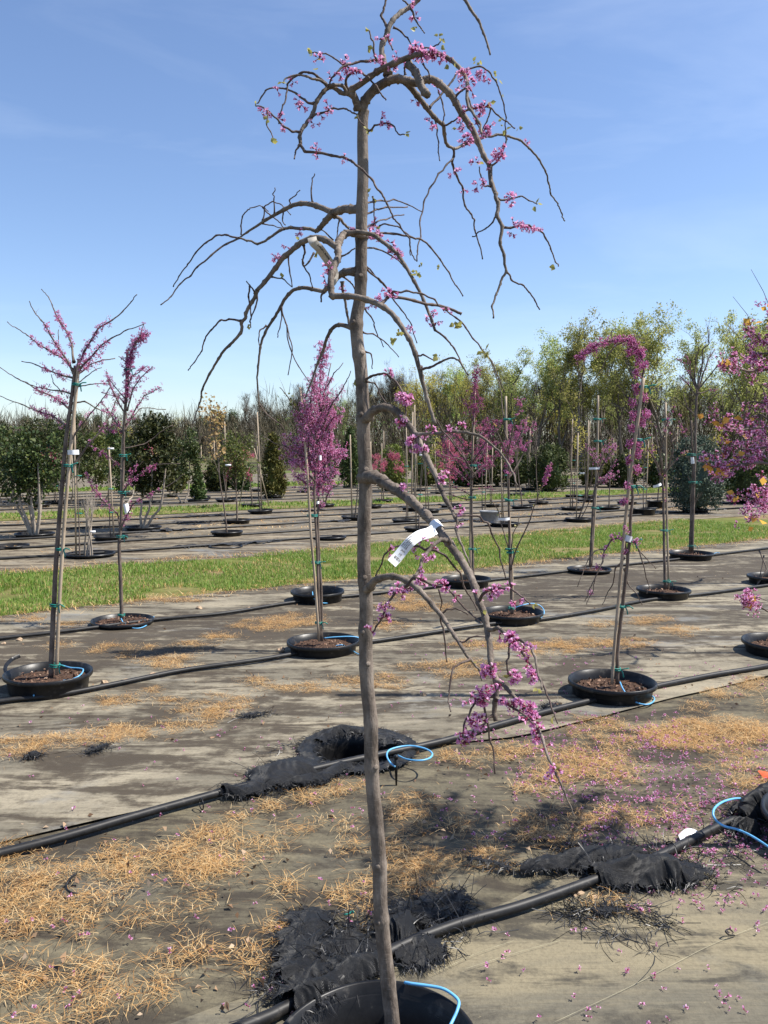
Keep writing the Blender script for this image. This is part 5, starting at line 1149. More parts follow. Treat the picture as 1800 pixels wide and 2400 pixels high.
tube3('drip_tube', gz('HR', '1040,1200,.06 960,1205,.10 850,1240,.12 775,1300,.12 758,1370,.11 800,1440,.09 880,1490,.075 1000,1520,.07 1120,1570,.08 1240,1640,.08 1330,1700,.08 1420,1750,.08'), 0.0045, 'blue_tube', 'blue drip tube looping out of the black cloth at the right edge', 'drip tube', DG)
tube3('drip_tube', gz('H7', '840,1130,.11 950,1150,.10 1050,1178,.10 1180,1188,.105 1245,1210,.11 1200,1290,.10 1080,1350,.085 900,1380,.075 700,1420,.07 560,1480,.06 510,1540,.05 505,1600,.045'), 0.0045, 'blue_tube', 'blue drip tube hanging over the rim of the far left pot', 'drip tube', DG)
tube3('drip_tube', gz('G2', '1020,735,.12 1030,760,.10 1050,790,.07 1085,820,.03 1130,832,.02 1160,822,.02 1168,805,.02 1150,790,.03 1120,780,.045'), 0.0045, 'blue_tube', 'blue drip tube by the pot of the arching weeping tree', 'drip tube', DG)
tube3('drip_tube', gz('G2', '560,415,.08 600,402,.11 640,395,.115 675,405,.09 692,430,.05 680,455,.03 655,465,.02 655,480,.02'), 0.0045, 'blue_tube', 'blue drip tube at the pot of the V-branched tree', 'drip tube', DG)
tube3('drip_tube', gz('G1', '1400,545,.1 1450,540,.11 1520,538,.11 1560,545,.09'), 0.0045, 'blue_tube', 'blue drip tube across the soil of the columnar pink tree pot', 'drip tube', DG)
tube3('drip_tube', gz('G1', '1435,600,.03 1450,580,.05 1480,575,.06 1510,590,.03 1540,610,.02 1570,622,.02'), 0.0045, 'blue_tube', 'blue drip tube from the pipe below the columnar pink tree', 'drip tube', DG)
tube3('drip_tube', gz('G1', '523,460,.06 535,480,.03 570,500,.02 610,500,.02 645,480,.02 665,452,.03'), 0.0045, 'blue_tube', 'blue drip tube hanging from the shallow pot beside the grass', 'drip tube', DG)
tube3('drip_tube', gz('G1', '1350,345,.12 1355,370,.08 1380,390,.04 1420,392,.02 1450,375,.02 1468,355,.03'), 0.0045, 'blue_tube', 'blue drip tube out of the empty pot at the grass edge', 'drip tube', DG)
tube3('drip_tube', gz('G2', '1325,170,.06 1345,182,.03 1380,188,.02 1420,180,.02 1445,175,.03 1450,185,.02'), 0.0045, 'blue_tube', 'pale blue drip tube by the pot of the tall vase-shaped tree', 'drip tube', DG)
# a torn rim strip standing up on the far left pot
root = thing('pot_rim_strip', 'torn strip of black pot rim curling up at the far left pot', 'pot rim')
strip('strip', pts('H7', '110,1290 75,1200 110,1120 190,1050 300,1000'), [5.15, 5.22, 5.3, 5.38, 5.42], 9, 'black_plastic', root)

# ------------------------------------------------------------------ small things on the ground
rg = np.random.default_rng(12)
def stone(fr, x, y, s, label):
    p = G(*src(fr, x, y), 0.0); mb = MB(); V = []
    for i in range(6):
        th = math.pi * i / 5
        for j in range(8):
            ph = j * math.pi / 4; d = np.array([math.sin(th) * math.cos(ph), math.sin(th) * math.sin(ph), math.cos(th) * 0.7]); V.append(p + np.array([0, 0, s * 0.55]) + d * s * (1 + 0.5 * nz(*(d[:2] * 1.7 + x), d[2])))
    mb.add(V, [[i * 8 + j, i * 8 + (j + 1) % 8, (i + 1) * 8 + (j + 1) % 8, (i + 1) * 8 + j] for i in range(5) for j in range(8)]); tag(mb.obj('stone', MATS['stone'], smooth=False), label, 'stone', 'stones')
stone('H5', 490, 625, 0.013, 'rounded brown stone on the cloth left of the trunk'); stone('H5', 637, 662, 0.013, 'orange-brown stone close to the nearest pot'); stone('G4', 845, 735, 0.014, 'tan stone beside the pipe under the frayed cloth')
stone('G4', 825, 742, 0.009, 'small tan stone left of the larger one by the pipe'); stone('G4', 910, 752, 0.011, 'upright tan stone before the frayed cloth'); stone('G2', 168, 800, 0.024, 'tan stone alone on the smooth fabric right of the trunk')
for i, (x, y) in enumerate(((15, 575), (85, 560), (860, 422), (1075, 422), (455, 748), (660, 718), (800, 692), (545, 742), (1215, 608))): stone('G1', x, y, 0.02 + 0.006 * (i % 3), 'pale pebble ' + ('at the left edge below the grass', 'near the left edge, behind the far left pot', 'on the fabric left of the empty pot', 'right of another pebble left of the empty pot', 'close to the right of the far left pot', 'behind the second water pipe, mid-left', 'left of the columnar pink tree pot', 'just behind the second water pipe near the far left pot', 'at the shaded side of the columnar pink tree pot')[i])
mb = MB(); P = pts('HR', '410,1590 480,1530 560,1525 650,1575'); C = smooth_path(P, 5); V = []
for i, (u, v) in enumerate(C):
    h = 0.014 + 0.016 * math.sin(math.pi * i / (len(C) - 1))
    a_ = G(u, v + 6, h); V.extend([a_ + (0, -0.014, -0.004), a_ + (0, 0.014, 0.008)])
mb.add(V, [[2 * i, 2 * i + 2, 2 * i + 3, 2 * i + 1] for i in range(len(C) - 1)]); tag(mb.obj('paper_tag', MATS['tag_white']), 'curled white paper tag lying by the water pipe at right', 'tag')
p = G(*src('G4', 1652, 228)); mb = MB(); V = [(p[0] + 0.03 * math.cos(a) * (1 + 0.4 * nz(a, 1)), p[1] + 0.05 * math.sin(a), 0.012 + 0.035 * abs(nz(a * 2, 4))) for a in np.arange(12) * math.pi / 6]
mb.add([tuple(p + (0, 0, 0.03))] + V, [[0, 1 + i, 1 + (i + 1) % 12] for i in range(12)]); tag(mb.obj('plastic_scrap', MATS['orange_plastic']), 'crumpled orange-red plastic scrap at the right edge', 'scrap')
tube3('tube_scrap', gz('G3', '330,640,.02 300,665,.03 285,700,.02 305,722,.02 335,728,.015'), 0.004, 'black_plastic', 'short curved black tube lying in the dry grass at left', 'tube')
tube3('wire_loop', gz('G4', '1515,908,.01 1490,905,.02 1475,890,.03 1490,880,.03 1505,890,.02'), 0.0022, 'black_plastic', 'tiny black wire loop on the pale fabric', 'wire')
p = G(*src('H5', 655, 305), 0.012); mb = MB(); mb.tube(smooth_path([p + (-0.015, -0.004, 0), p, p + (0.012, 0.006, 0.006), p + (0.016, 0.0, 0.004)], 3), 0.003, 5); tag(mb.obj('tie_scrap', MATS['green_tie']), 'scrap of green tie tape in dry grass left of trunk', 'tie')
p = G(*src('H5', 765, 778), 0.02); mb = MB(); mb.tube([p + (-0.014, 0, 0), p + (0.014, 0, 0.002)], 0.005, 8); mb.tube([p + (-0.005, 0, 0), p + (0.004, 0, 0.001)], 0.0068, 8); tag(mb.obj('pipe_fitting', MATS['blue_tube']), 'small blue pipe fitting half hidden in the cloth behind the pot', 'fitting')
for r0, P in ((0.0225, pA), (0.0225, pB)):
    pass
# cable ties and joints on the near pipes
for lab, u, v in (('black cable tie round the near water pipe at left', *src('G3', 870, 340)), ('black cable tie round the pipe at lower right', *src('G4', 1240, 530))):
    p = G(u, v, 0.028); a = np.linspace(0, 2 * math.pi, 19); mb = MB(); mb.tube(np.stack([p[0] - E1[0] * 0 + 0.0235 * np.cos(a) * E2[0], p[1] + 0.0235 * np.cos(a) * E2[1], p[2] + 0.0235 * np.sin(a)], 1), 0.0028, 5); tag(mb.obj('cable_tie', MATS['black_plastic']), lab, 'cable tie', 'cable ties')
for s in ('340,1055 560,985 760,930', '730,1285 1080,1120 1420,945 1659,850', '220,1070 400,985 560,930'):
    mb = MB(); mb.tube(smooth_path([G(*q, 0.012) for q in pts('G4', s)], 8), 0.0005, 4); tag(mb.obj('fabric_seam', MATS['string_fibre']), 'thin pale thread along the seam of the front fabric', 'thread', 'seam threads')

# dry grass tufts, in the patches where the photograph shows them
PATCH = {'G3': '100,640,180,110 60,900,160,110 200,760,150,80 300,870,130,60 450,680,150,90 700,600,180,80 1000,550,200,80 560,560,100,50 880,640,120,60 750,530,90,40 1010,410,60,35 870,470,60,35 1240,455,50,25 1150,350,50,15 1330,320,90,25 1480,270,80,40 1500,520,60,30 1450,430,90,30 1270,710,55,30 800,780,80,40 600,870,80,50 800,1000,130,80 1060,1020,110,70 700,1110,120,60 560,1170,120,50 430,1220,80,40 60,1150,110,110 200,1240,100,50 320,1110,60,30 430,1070,70,40 1180,900,50,40 1520,760,110,80 110,100,80,40 260,75,70,25 430,60,90,30 560,35,90,25',
         'G4': '100,360,130,50 200,430,90,30 340,430,50,20 100,560,130,90 60,700,100,80 200,640,120,70 430,560,120,60 540,610,90,30 650,260,90,50 760,190,160,60 900,160,160,70 1000,200,120,50 850,390,160,40 1000,380,60,40 680,430,80,40 800,510,130,40 1080,420,60,40 640,480,90,50 1250,380,80,40 1250,50,150,50 1400,30,200,60 1550,80,150,70 1600,230,120,50 1450,180,60,25 1000,80,100,30 900,40,80,20 600,120,120,40 330,150,150,25 960,770,60,20',
         'G2': '1290,520,80,25 1130,475,70,20 1200,465,40,12 850,575,160,25 1060,575,110,25 700,600,130,30 420,580,140,20 330,680,160,40 130,680,60,15 30,740,70,30 130,410,150,25 30,490,60,25 100,370,80,15 950,490,60,15 1480,780,80,30 1600,745,80,30 1350,850,60,25 1560,960,130,50 1300,980,150,60 950,930,120,30',
         'G1': '510,820,100,25 660,780,40,12 710,830,50,20 960,840,110,45 800,855,50,20 930,890,70,20 880,930,50,15 760,920,70,25 560,950,80,40 430,975,100,30 260,990,60,25 110,1010,90,40 550,625,50,20 470,585,50,15 400,608,40,12 250,580,50,15 940,545,80,20 820,585,80,18 750,650,130,30 1150,490,130,30 1280,470,120,30 1100,735,60,15 1150,765,60,20 1270,770,50,15 1400,760,100,20 1530,740,80,25 620,585,50,12 300,490,120,10 120,470,110,9 700,385,200,8 1300,300,120,6'}
rg = np.random.default_rng(31); centres = []; dens = []
for fr, s in PATCH.items():
    for q in s.split():
        x, y, rx, ry = map(float, q.split(',')); a_, b_, c_ = G(*src(fr, x, y)), G(*src(fr, x + rx, y)), G(*src(fr, x, y - ry)); area = math.pi * np.linalg.norm(b_ - a_) * np.linalg.norm(c_ - a_)
        n = int(np.clip(area / 0.0034, 4, 330)); ang = rg.uniform(0, 6.283, n); r_ = np.sqrt(rg.uniform(0, 1, n)) * 1.02
        for k_ in range(n): centres.append(G(*src(fr, x + rx * r_[k_] * math.cos(ang[k_]), y + ry * r_[k_] * math.sin(ang[k_]))))
for _ in range(900):                               # the aisle goes on outside the picture
    s_, t_ = rg.uniform(-3, 11), rg.uniform(2.08, 3.3); x, y = XY(s_, t_)
    u = 900 + x / max(y, 0.1) * FPX
    if not (0 < u < 1800) and nz(x * 1.3, y * 1.3, 4) > -0.05: centres.append(np.array([x, y, 0.0]))
C = np.array([p_ for p_ in centres if not in_hole(p_[0], p_[1], 0.07)]); C[:, :2] += rg.normal(0, 0.02, (len(C), 2)); nb = rg.integers(16, 38, len(C)); idx = np.repeat(np.arange(len(C)), nb); N_ = len(idx)
big = rg.uniform(0.55, 1.25, len(C))[idx]; az = rg.uniform(0, 6.283, N_); el = np.abs(rg.normal(0.1, 0.2, N_)); d = np.stack([np.cos(az) * np.cos(el), np.sin(az) * np.cos(el), np.sin(el)], 1)
base = C[idx] + np.stack([rg.normal(0, 0.028, N_), rg.normal(0, 0.028, N_), np.full(N_, 0.012)], 1)
lx = np.repeat(C, 5, axis=0); lx = lx + np.stack([rg.normal(0, 0.07, len(lx)), rg.normal(0, 0.07, len(lx)), np.full(len(lx), 0.013)], 1); la = rg.uniform(0, 6.283, len(lx))
mb = MB(); blades(mb, lx, np.stack([np.cos(la), np.sin(la), rg.uniform(0.0, 0.12, len(lx))], 1), rg.uniform(0.015, 0.06, len(lx)), rg.uniform(0.0005, 0.001, len(lx)), rg, 0.1)
blades(mb, base, d, rg.uniform(0.018, 0.075, N_) * big, rg.uniform(0.0005, 0.0012, N_), rg, 0.35); stuff(mb.obj('dry_grass', MATS['straw']), 'tan dry grass tufts growing through the ground fabric', 'dry grass')
# fallen flowers
fl = []
def rain(fr, x0, x1, y0, y1, n):
    for _ in range(n): fl.append(G(*src(fr, rg.uniform(x0, x1), rg.uniform(y0, y1)), 0.016))
rain('G4', 560, 1659, 40, 330, 420); rain('G4', 850, 1659, 300, 560, 260); rain('G4', 1050, 1659, 540, 800, 90); rain('G4', 200, 1000, 100, 540, 90); rain('G4', 380, 1659, 800, 1290, 40); rain('G3', 0, 1600, 300, 1250, 70); rain('G3', 1000, 1659, 60, 400, 40)
rain('G1', 0, 1659, 780, 1180, 45); rain('G2', 0, 1100, 550, 900, 90); rain('G2', 400, 1300, 860, 1000, 160); rain('G2', 700, 1659, 650, 800, 50); rain('G2', 840, 1110, 715, 760, 60); rain('HR', 0, 500, 400, 1500, 130); rain('HR', 300, 1327, 1100, 1950, 130)
V_, Q_, T_ = cluster(np.random.default_rng(77), 2, 0.95, 4, 0.006); fl = np.array([p_ for p_ in fl if not in_hole(p_[0], p_[1], 0.03)]); mb = MB(); R_ = rand_rot(rg, len(fl)); S_ = rg.uniform(0.7, 1.2, len(fl)); W_ = np.einsum('nij,vj->nvi', R_, V_) * S_[:, None, None] + fl[:, None]
W_[..., 2] = np.maximum(W_[..., 2], 0.013); off = (np.arange(len(fl)) * len(V_))[:, None, None]; mb.add(W_.reshape(-1, 3), (Q_[None] + off).reshape(-1, 4), 0); mb.f.append(((T_[None] + off).reshape(-1, 3).astype(np.int32), 1))
stuff(mb.obj('fallen_petals', [MATS['petal'], MATS['calyx']], smooth=False), 'pink fallen redbud flowers scattered on the ground', 'petals')
# dead leaves and twig litter
ll = [G(*src('G4', rg.uniform(0, 1659), rg.uniform(20, 560)), 0.012) for _ in range(90)] + [G(*src('G3', rg.uniform(0, 1600), rg.uniform(380, 1280)), 0.012) for _ in range(80)] + [G(*src('G1', rg.uniform(0, 1659), rg.uniform(400, 1000)), 0.014) for _ in range(90)] + [G(*src('G2', rg.uniform(0, 1659), rg.uniform(200, 900)), 0.014) for _ in range(80)]
ll = [p_ for p_ in ll if not in_hole(p_[0], p_[1], 0.04)]; mb = MB(); cards(mb, np.array(ll), rg, 0.026, 0.008, 0, 0.0, 0.25); stuff(mb.obj('leaf_litter', MATS['dead_leaf']), 'brown dead leaves and crumbs on the ground', 'leaf litter')
# green grass of the lane
def lawn(t0, t1, s0, s1, n, L0, L1, W0, name_lab, edge=None):
    s_ = rg.uniform(s0, s1, n); q = rg.uniform(0, 1, n); lo = np.array([t0(s) for s in s_]); hi = np.array([t1(s) for s in s_]); t_ = lo + q * (hi - lo); x, y = s_ * E1[0] + t_ * E2[0], s_ * E1[1] + t_ * E2[1]
    keep = np.array([nz(a * 1.1, b * 1.1, 6) + 0.6 * nz(a * 3.3, b * 3.3, 2) > -0.42 + 0.5 * max(0, 0.12 - min(c, 1 - c)) * 8 * 0.5 for a, b, c in zip(x, y, q)]); x, y, q = x[keep], y[keep], q[keep]; m = len(x)
    az = rg.uniform(0, 6.283, m); el = rg.uniform(0.7, 1.45, m); d = np.stack([np.cos(az) * np.cos(el), np.sin(az) * np.cos(el), np.sin(el)], 1)
    tall = np.array([1 + 0.8 * nz(a * 0.9, b * 0.9, 11) for a, b in zip(x, y)])
    mb = MB(); blades(mb, np.stack([x, y, np.full(m, 0.0)], 1), d, rg.uniform(L0, L1, m) * tall, rg.uniform(W0 * 0.6, W0 * 1.3, m), rg, 0.5); stuff(mb.obj('grass', MATS['grass_blade']), name_lab, 'grass')
lawn(lambda s: 8.22 + wC(s), lambda s: 10.95 + 0.045 * max(0, s - 3) + wD(s), -1.5, 15, 95000, 0.03, 0.088, 0.0038, 'green grass lane across the middle of the nursery')
lawn(lambda s: 19.0 + 2 * wE(s), lambda s: 21.2 + 2 * wE(s + 40), 0, 40, 16000, 0.06, 0.14, 0.012, 'narrow far grass lane between the distant rows')
lawn(lambda s: 30.8 + 3 * wE(s + 9), lambda s: 33.4, 0, 60, 9000, 0.08, 0.18, 0.03, 'farthest strip of grass before the shrubs')

# straw and dirt between the far rows
n = 26000; s_ = rg.uniform(0, 45, n); t_ = rg.choice([12.9, 14.2, 15.6, 17.0, 18.3, 22.9, 24.6, 26.2, 28.0], n) + rg.normal(0, 0.28, n) + 0.04 * s_; x, y = s_ * E1[0] + t_ * E2[0], s_ * E1[1] + t_ * E2[1]
keep = np.array([nz(a * 0.5, b * 0.9, 3) > 0.12 for a, b in zip(x, y)]); x, y = x[keep], y[keep]; m_ = len(x); az = rg.uniform(0, 6.283, m_)
mb = MB(); blades(mb, np.stack([x, y, np.full(m_, 0.014)], 1), np.stack([np.cos(az), np.sin(az), rg.uniform(0.05, 0.5, m_)], 1), rg.uniform(0.05, 0.14, m_), rg.uniform(0.003, 0.008, m_), rg, 0.3); stuff(mb.obj('dry_grass', MATS['straw']), 'dry straw between the rows beyond the grass lane', 'dry grass')
e_ = rg.uniform(-1.5, 15, 9000); q_ = rg.choice([0, 1], 9000); t_ = np.where(q_ == 0, [8.22 + wC(a) for a in e_], [10.95 + 0.045 * max(0, a - 3) + wD(a) for a in e_]) + rg.normal(0, 0.14, 9000); x, y = e_ * E1[0] + t_ * E2[0], e_ * E1[1] + t_ * E2[1]; az = rg.uniform(0, 6.283, 9000)
mb = MB(); blades(mb, np.stack([x, y, np.full(9000, 0.012)], 1), np.stack([np.cos(az), np.sin(az), rg.uniform(0.05, 0.9, 9000)], 1), rg.uniform(0.03, 0.09, 9000), rg.uniform(0.0015, 0.003, 9000), rg, 0.3); stuff(mb.obj('dry_grass', MATS['straw']), 'dry straw fringe along both edges of the grass lane', 'dry grass')
# black cloth wrinkles along the far pipes
for i in range(26):
    s0_, t0_ = rg.uniform(3, 24), rg.choice([12.3, 13.5, 14.9, 16.3, 17.7]); L_ = rg.uniform(0.5, 2.2); P_ = [np.array([*XY(s0_ + q * L_, t0_ + 0.035 * max(0, s0_ - 3) + rg.normal(0, 0.05)), 0]) for q in (0, 0.5, 1)]
    r_ = thing('cloth_wrinkle', 'crumpled black ground cloth along a far water pipe', 'torn cloth', tuple(P_[0]), 'black cloth wrinkles in the far rows'); drape(r_, P_, [0.03, rg.uniform(0.08, 0.2), 0.03], [0.02, 0.05, 0.02], 300 + i, n=26, m=9, fold=0.03, ffreq=3, fringe=0)

n = 16000; s_ = rg.uniform(-1.5, 15, n); t_ = rg.uniform(8.2, 11.4, n); x, y = s_ * E1[0] + t_ * E2[0], s_ * E1[1] + t_ * E2[1]
keep = np.array([nz(a * 0.8, b * 1.4, 17) + 0.5 * nz(a * 2.5, b * 2.5, 4) > 0.2 for a, b in zip(x, y)]); x, y = x[keep], y[keep]; m_ = len(x); az = rg.uniform(0, 6.283, m_)
mb = MB(); blades(mb, np.stack([x, y, np.full(m_, 0.012)], 1), np.stack([np.cos(az), np.sin(az), rg.uniform(0.1, 1.4, m_)], 1), rg.uniform(0.03, 0.09, m_), rg.uniform(0.0015, 0.0032, m_), rg, 0.4); stuff(mb.obj('dry_grass', MATS['straw']), 'dry blades mixed into the green grass lane', 'dry grass')
# ------------------------------------------------------------------ the field beyond the grass lane
def grow(rng, h, r, n1=8, n2=6, n3=4, n4=0, first=0.3, spread=0.75, up=0.35, len1=0.45, wander=0.05, sides=(7, 5, 4, 3), droop=0.0, stems=1):
    """a branching woody frame; returns its mesh builder and the points where leaves sit"""
    mb = MB(); tips = []
    def limb(p, d, L, r0, r1, seg, sd, lev):
        P = [p]; q = d / np.linalg.norm(d)
        for i in range(seg):
            q = q + rng.normal(0, wander * (1 + lev), 3) + np.array([0, 0, up * 0.12 - droop * lev * 0.12]); q /= np.linalg.norm(q); P.append(P[-1] + q * L / seg)
        P = np.array(P); mb.tube(P, np.linspace(r0, r1, len(P)), sd, cap=False); return P
    def kids(P, n, lo, L, r, lev, cnt):
        for i in range(n):
            f = rng.uniform(lo, 1.0) * (len(P) - 1); k = min(int(f), len(P) - 2); p = P[k] + (P[k + 1] - P[k]) * (f - k); t = P[k + 1] - P[k]; t /= np.linalg.norm(t)
            a = rng.normal(size=3); a -= t * a.dot(t); a /= np.linalg.norm(a) + 1e-9; d = t * (1 - spread * 0.55) + a * spread; d[2] += up * 0.5
            l = L * rng.uniform(0.6, 1.15) * (1.1 - 0.5 * (f / (len(P) - 1)) if lev == 1 else 1)
            Q = limb(p, d, l, r * rng.uniform(0.8, 1.0), r * 0.25, 5 if lev < 3 else 3, sides[min(lev, 3)], lev)
            nxt = cnt[0] if cnt else 0
            if nxt: kids(Q, nxt, 0.2, l * 0.5, r * 0.42, lev + 1, cnt[1:])
            else: tips.extend([Q[-1], Q[len(Q) // 2], Q[-2]])
    for s in range(stems):
        d = np.array([rng.normal(0, 0.05 + 0.25 * (stems > 1)), rng.normal(0, 0.05 + 0.25 * (stems > 1)), 1.0]); P = limb(np.array([rng.normal(0, 0.03) * (stems > 1), rng.normal(0, 0.03) * (stems > 1), 0.0]), d, h * 0.82, r, r * 0.25, 10, sides[0], 0)
        kids(P, n1, first, h * len1, r * 0.42, 1, [x for x in (n2, n3, n4) if x])
    return mb, np.array(tips)
def simple_pot(root, r=0.27, h=0.09, mat='black_plastic'):
    mb = MB(); mb.lathe([(r * 0.93, -0.01), (r * 0.96, h - 0.03), (r * 1.04, h - 0.025), (r * 1.04, h), (r * 0.97, h), (r * 0.93, h - 0.05), (0.0, h - 0.045)], (0, 0, 0), 22); return mb.obj('pot', MATS[mat], root)
def clumped(rng, n, centres, sig): return centres[rng.integers(0, len(centres), n)] + rng.normal(0, 1, (n, 3)) * sig
FG = 'plants in the field beyond the grass lane'
def place(root, u, v, s=1.0, rz=0.0):
    p = G(*src('W', u, v)); root.location = (p[0], p[1], 0.0); root.scale = (s, s, s); root.rotation_euler = (0, 0, rz); return root
def h_for(u, v, vt): p = G(*src('W', u, v)); return AT(*src('W', u, vt), p[1])[2]
def stake_local(root, h, x=0.05, lean=0.03, r=0.013):
    mb = MB(); mb.tube([(x, 0, 0), (x + lean * 0.5, 0, h * 0.5), (x + lean, 0, h)], r, 6); return mb.obj('stake', MATS['stake_wood'], root)
def ties_local(root, zs, r=0.03):
    for z in zs:
        mb = MB(); a = np.linspace(0, 6.283, 11); mb.tube(np.stack([0.02 + r * 1.3 * np.cos(a), r * np.sin(a), np.full(11, z)], 1), 0.008, 4); mb.obj('tie', MATS['green_tie'], root)
def tag_local(root, z, x=0.05):
    mb = MB(); mb.box((x, -0.05, z), (0.10, 0.004, 0.03), 0.2); mb.obj('tag', MATS['tag_white'], root)
SEED = [500]
def sapling(u, v, vt, label, name='young_tree', leaf=None, bloom=None, n1=9, n2=4, n3=2, first=0.4, spread=0.6, up=0.6, stake=True, pot=True, r=0.016, nleaf=6, lsize=0.05, bark_m='bark_sapling', stems=1, scale=1.0, len1=0.32, droop=0.0, tagz=None, sh=0.85, brate=3, stakes2=False, pr=0.27, ph=0.09):
    SEED[0] += 1; rng = np.random.default_rng(SEED[0]); h = h_for(u, v, vt); root = thing(name, label, 'tree', group=FG)
    mb, tips = grow(rng, h * 1.0, r, n1, n2, n3, 0, first, spread, up, len1, 0.04, (6, 4, 3, 3), droop, stems); mb.obj('trunk', MATS[bark_m], root)
    if leaf: mbl = MB(); cards(mbl, clumped(rng, len(tips) * nleaf, tips, lsize * 1.1), rng, lsize, lsize * 0.36); stuff(mbl.obj('crown', MATS[leaf], root))
    if bloom: mbl = MB(); blossoms(mbl, clumped(rng, len(tips) * brate, tips, 0.03), rng, 1.9); stuff(mbl.obj('blossoms', [MATS[bloom], MATS['calyx']], root, smooth=False))
    if stake: stake_local(root, h * sh, rng.choice([-1, 1]) * 0.05, rng.uniform(-0.05, 0.05)); ties_local(root, [h * 0.3, h * 0.55])
    if stakes2:
        for x in (-0.18, 0.22): mbs = MB(); mbs.tube([(x * 2, 0.05, 0), (x * 0.3, 0, h * 0.75)], 0.014, 6); mbs.obj('stake', MATS['stake_wood'], root)
    if pot: simple_pot(root, pr, ph)
    if tagz: tag_local(root, h * tagz)
    return place(root, u, v)
def evergreen(u, v, vt, w_px, label, mat='leaf_conifer', shape='cone', n=5000, ls=0.07, pot=True, name='conifer'):
    SEED[0] += 1; rng = np.random.default_rng(SEED[0]); h = h_for(u, v, vt); D = G(*src('W', u, v))[1]; w = w_px * 1.085 * PXM(D) / 2; root = thing(name, label, 'shrub' if shape != 'cone' else 'conifer', group=FG)
    mb = MB(); mb.tube([(0, 0, 0), (0.02, 0, h * 0.5), (0, 0, h * 0.9)], [0.05, 0.035, 0.01], 6); mb.obj('trunk', MATS['bark_far'], root)
    K = 260; q = rng.uniform(0, 1, K); prof = {'cone': lambda q: (1 - q) ** 0.75 * (0.55 + 0.45 * np.minimum(1, q * 6)), 'egg': lambda q: np.sqrt(np.clip(1 - ((q - 0.42) / 0.6) ** 2, 0.02, 1)), 'ball': lambda q: np.sqrt(np.clip(1 - ((q - 0.5) / 0.52) ** 2, 0.03, 1))}[shape]
    z0 = 0.06 * h; a = rng.uniform(0, 6.283, K); rr = w * prof(q) * rng.uniform(0.55, 1.0, K) ** 0.5 * rng.uniform(0.85, 1.12, K); c = np.stack([rr * np.cos(a), rr * np.sin(a), z0 + q * (h - z0)], 1)
    pos = clumped(rng, n, c, np.array([w * 0.1, w * 0.1, h * 0.035])); mbl = MB(); cards(mbl, pos, rng, ls, ls * 0.22 if shape != 'holly' else ls * 0.4, 0, -0.7 if shape != 'ball' else 0.2); stuff(mbl.obj('crown', MATS[mat], root))
    mb = MB(); mb.lathe([(0.0, z0), (w * prof(0.05) * 0.6, z0 + 0.05 * h), (w * prof(0.4) * 0.62, 0.4 * h), (w * prof(0.75) * 0.5, 0.75 * h), (0.0, h * 0.93)], (0, 0, 0), 9); mb.obj('inner_foliage', MATS[mat], root)
    if pot: simple_pot(root, 0.3, 0.1)
    return place(root, u, v)
def holly(u, v, vb, vt, w_px, label, stems=4, n=6500, mat='leaf_holly', dx=0.0, pot=True):
    """multi-stemmed evergreen: bare pale stems below, dense leafy crown above"""
    SEED[0] += 1; rng = np.random.default_rng(SEED[0]); h, hb = h_for(u, v, vt), h_for(u, v, vb); D = G(*src('W', u, v))[1]; w = w_px * 1.085 * PXM(D) / 2; root = thing('holly_tree', label, 'tree', group=FG)
    for s in range(stems):
        a = rng.uniform(0, 6.28) if stems > 1 else 0; x = (s - (stems - 1) / 2) / max(1, stems) * w * 1.3; y = rng.normal(0, w * 0.3); mb = MB()
        mb.tube(smooth_path([(x * 0.12, y * 0.1, 0), (x * 0.5 + dx * 0.3, y * 0.4, hb * 0.55), (x * 0.8 + dx * 0.7, y * 0.7, hb * 1.05), (x + dx, y, hb + (h - hb) * 0.5)], 3), np.linspace(0.03, 0.014, 10), 7); mb.obj('trunk', MATS['bark_pale'], root)
    K = 38; d = rng.normal(size=(K, 3)); d /= np.linalg.norm(d, axis=1, keepdims=True); rr = rng.uniform(0.35, 1.0, K) ** 0.6; c = d * rr[:, None] * np.array([w * 0.85, w * 0.85, (h - hb) * 0.44]) + np.array([dx, 0, (h + hb) / 2])
    c += np.array([1, 1, 0.8]) * rng.normal(0, w * 0.17, (K, 3)); pos = clumped(rng, int(n * 0.8), c, w * 0.14); mbl = MB(); cards(mbl, pos, rng, 0.065, 0.024); stuff(mbl.obj('crown', MATS[mat], root))
    if pot: simple_pot(root, 0.32, 0.08)
    return place(root, u, v)
# left part
holly(75, 1161, 1085, 915, 150, 'multi-stemmed holly with splayed pale stems at the left edge', 6, 4800, dx=-0.1)
holly(310, 1146, 1090, 885, 130, 'dark round holly on two pale stems behind the rosy slim redbud', 3, 9000, dx=0.25)
for i, (u, v, vt, w, m) in enumerate(((15, 1092, 905, 110, 'leaf_holly'), (80, 1085, 895, 110, 'leaf_holly'), (150, 1088, 900, 120, 'leaf_holly'), (225, 1085, 925, 110, 'leaf_green'), (270, 1092, 905, 90, 'leaf_holly'), (395, 1088, 915, 90, 'leaf_holly'))):
    holly(u, v, v - 25, vt, w, ORD[i] + ' holly from the left in the far holly row', 2, 5200, m, pot=False)['group'] = 'far row of hollies'
sapling(195, 1203, 1045, 'pale multi-stemmed bare shrub in a low pot left of the rosy redbud', 'crape_myrtle', None, None, 5, 3, 0, 0.3, 0.35, 0.9, False, True, 0.014, bark_m='bark_pale', stems=5, len1=0.4, tagz=0.35, pr=0.33, ph=0.06)
stk = sapling(172, 1206, 880, 'tall pale stake with a thin bare stem beside the multi-stemmed shrub', 'young_tree', None, None, 3, 2, 0, 0.5, 0.3, 0.9, True, False, 0.01, sh=1.0)
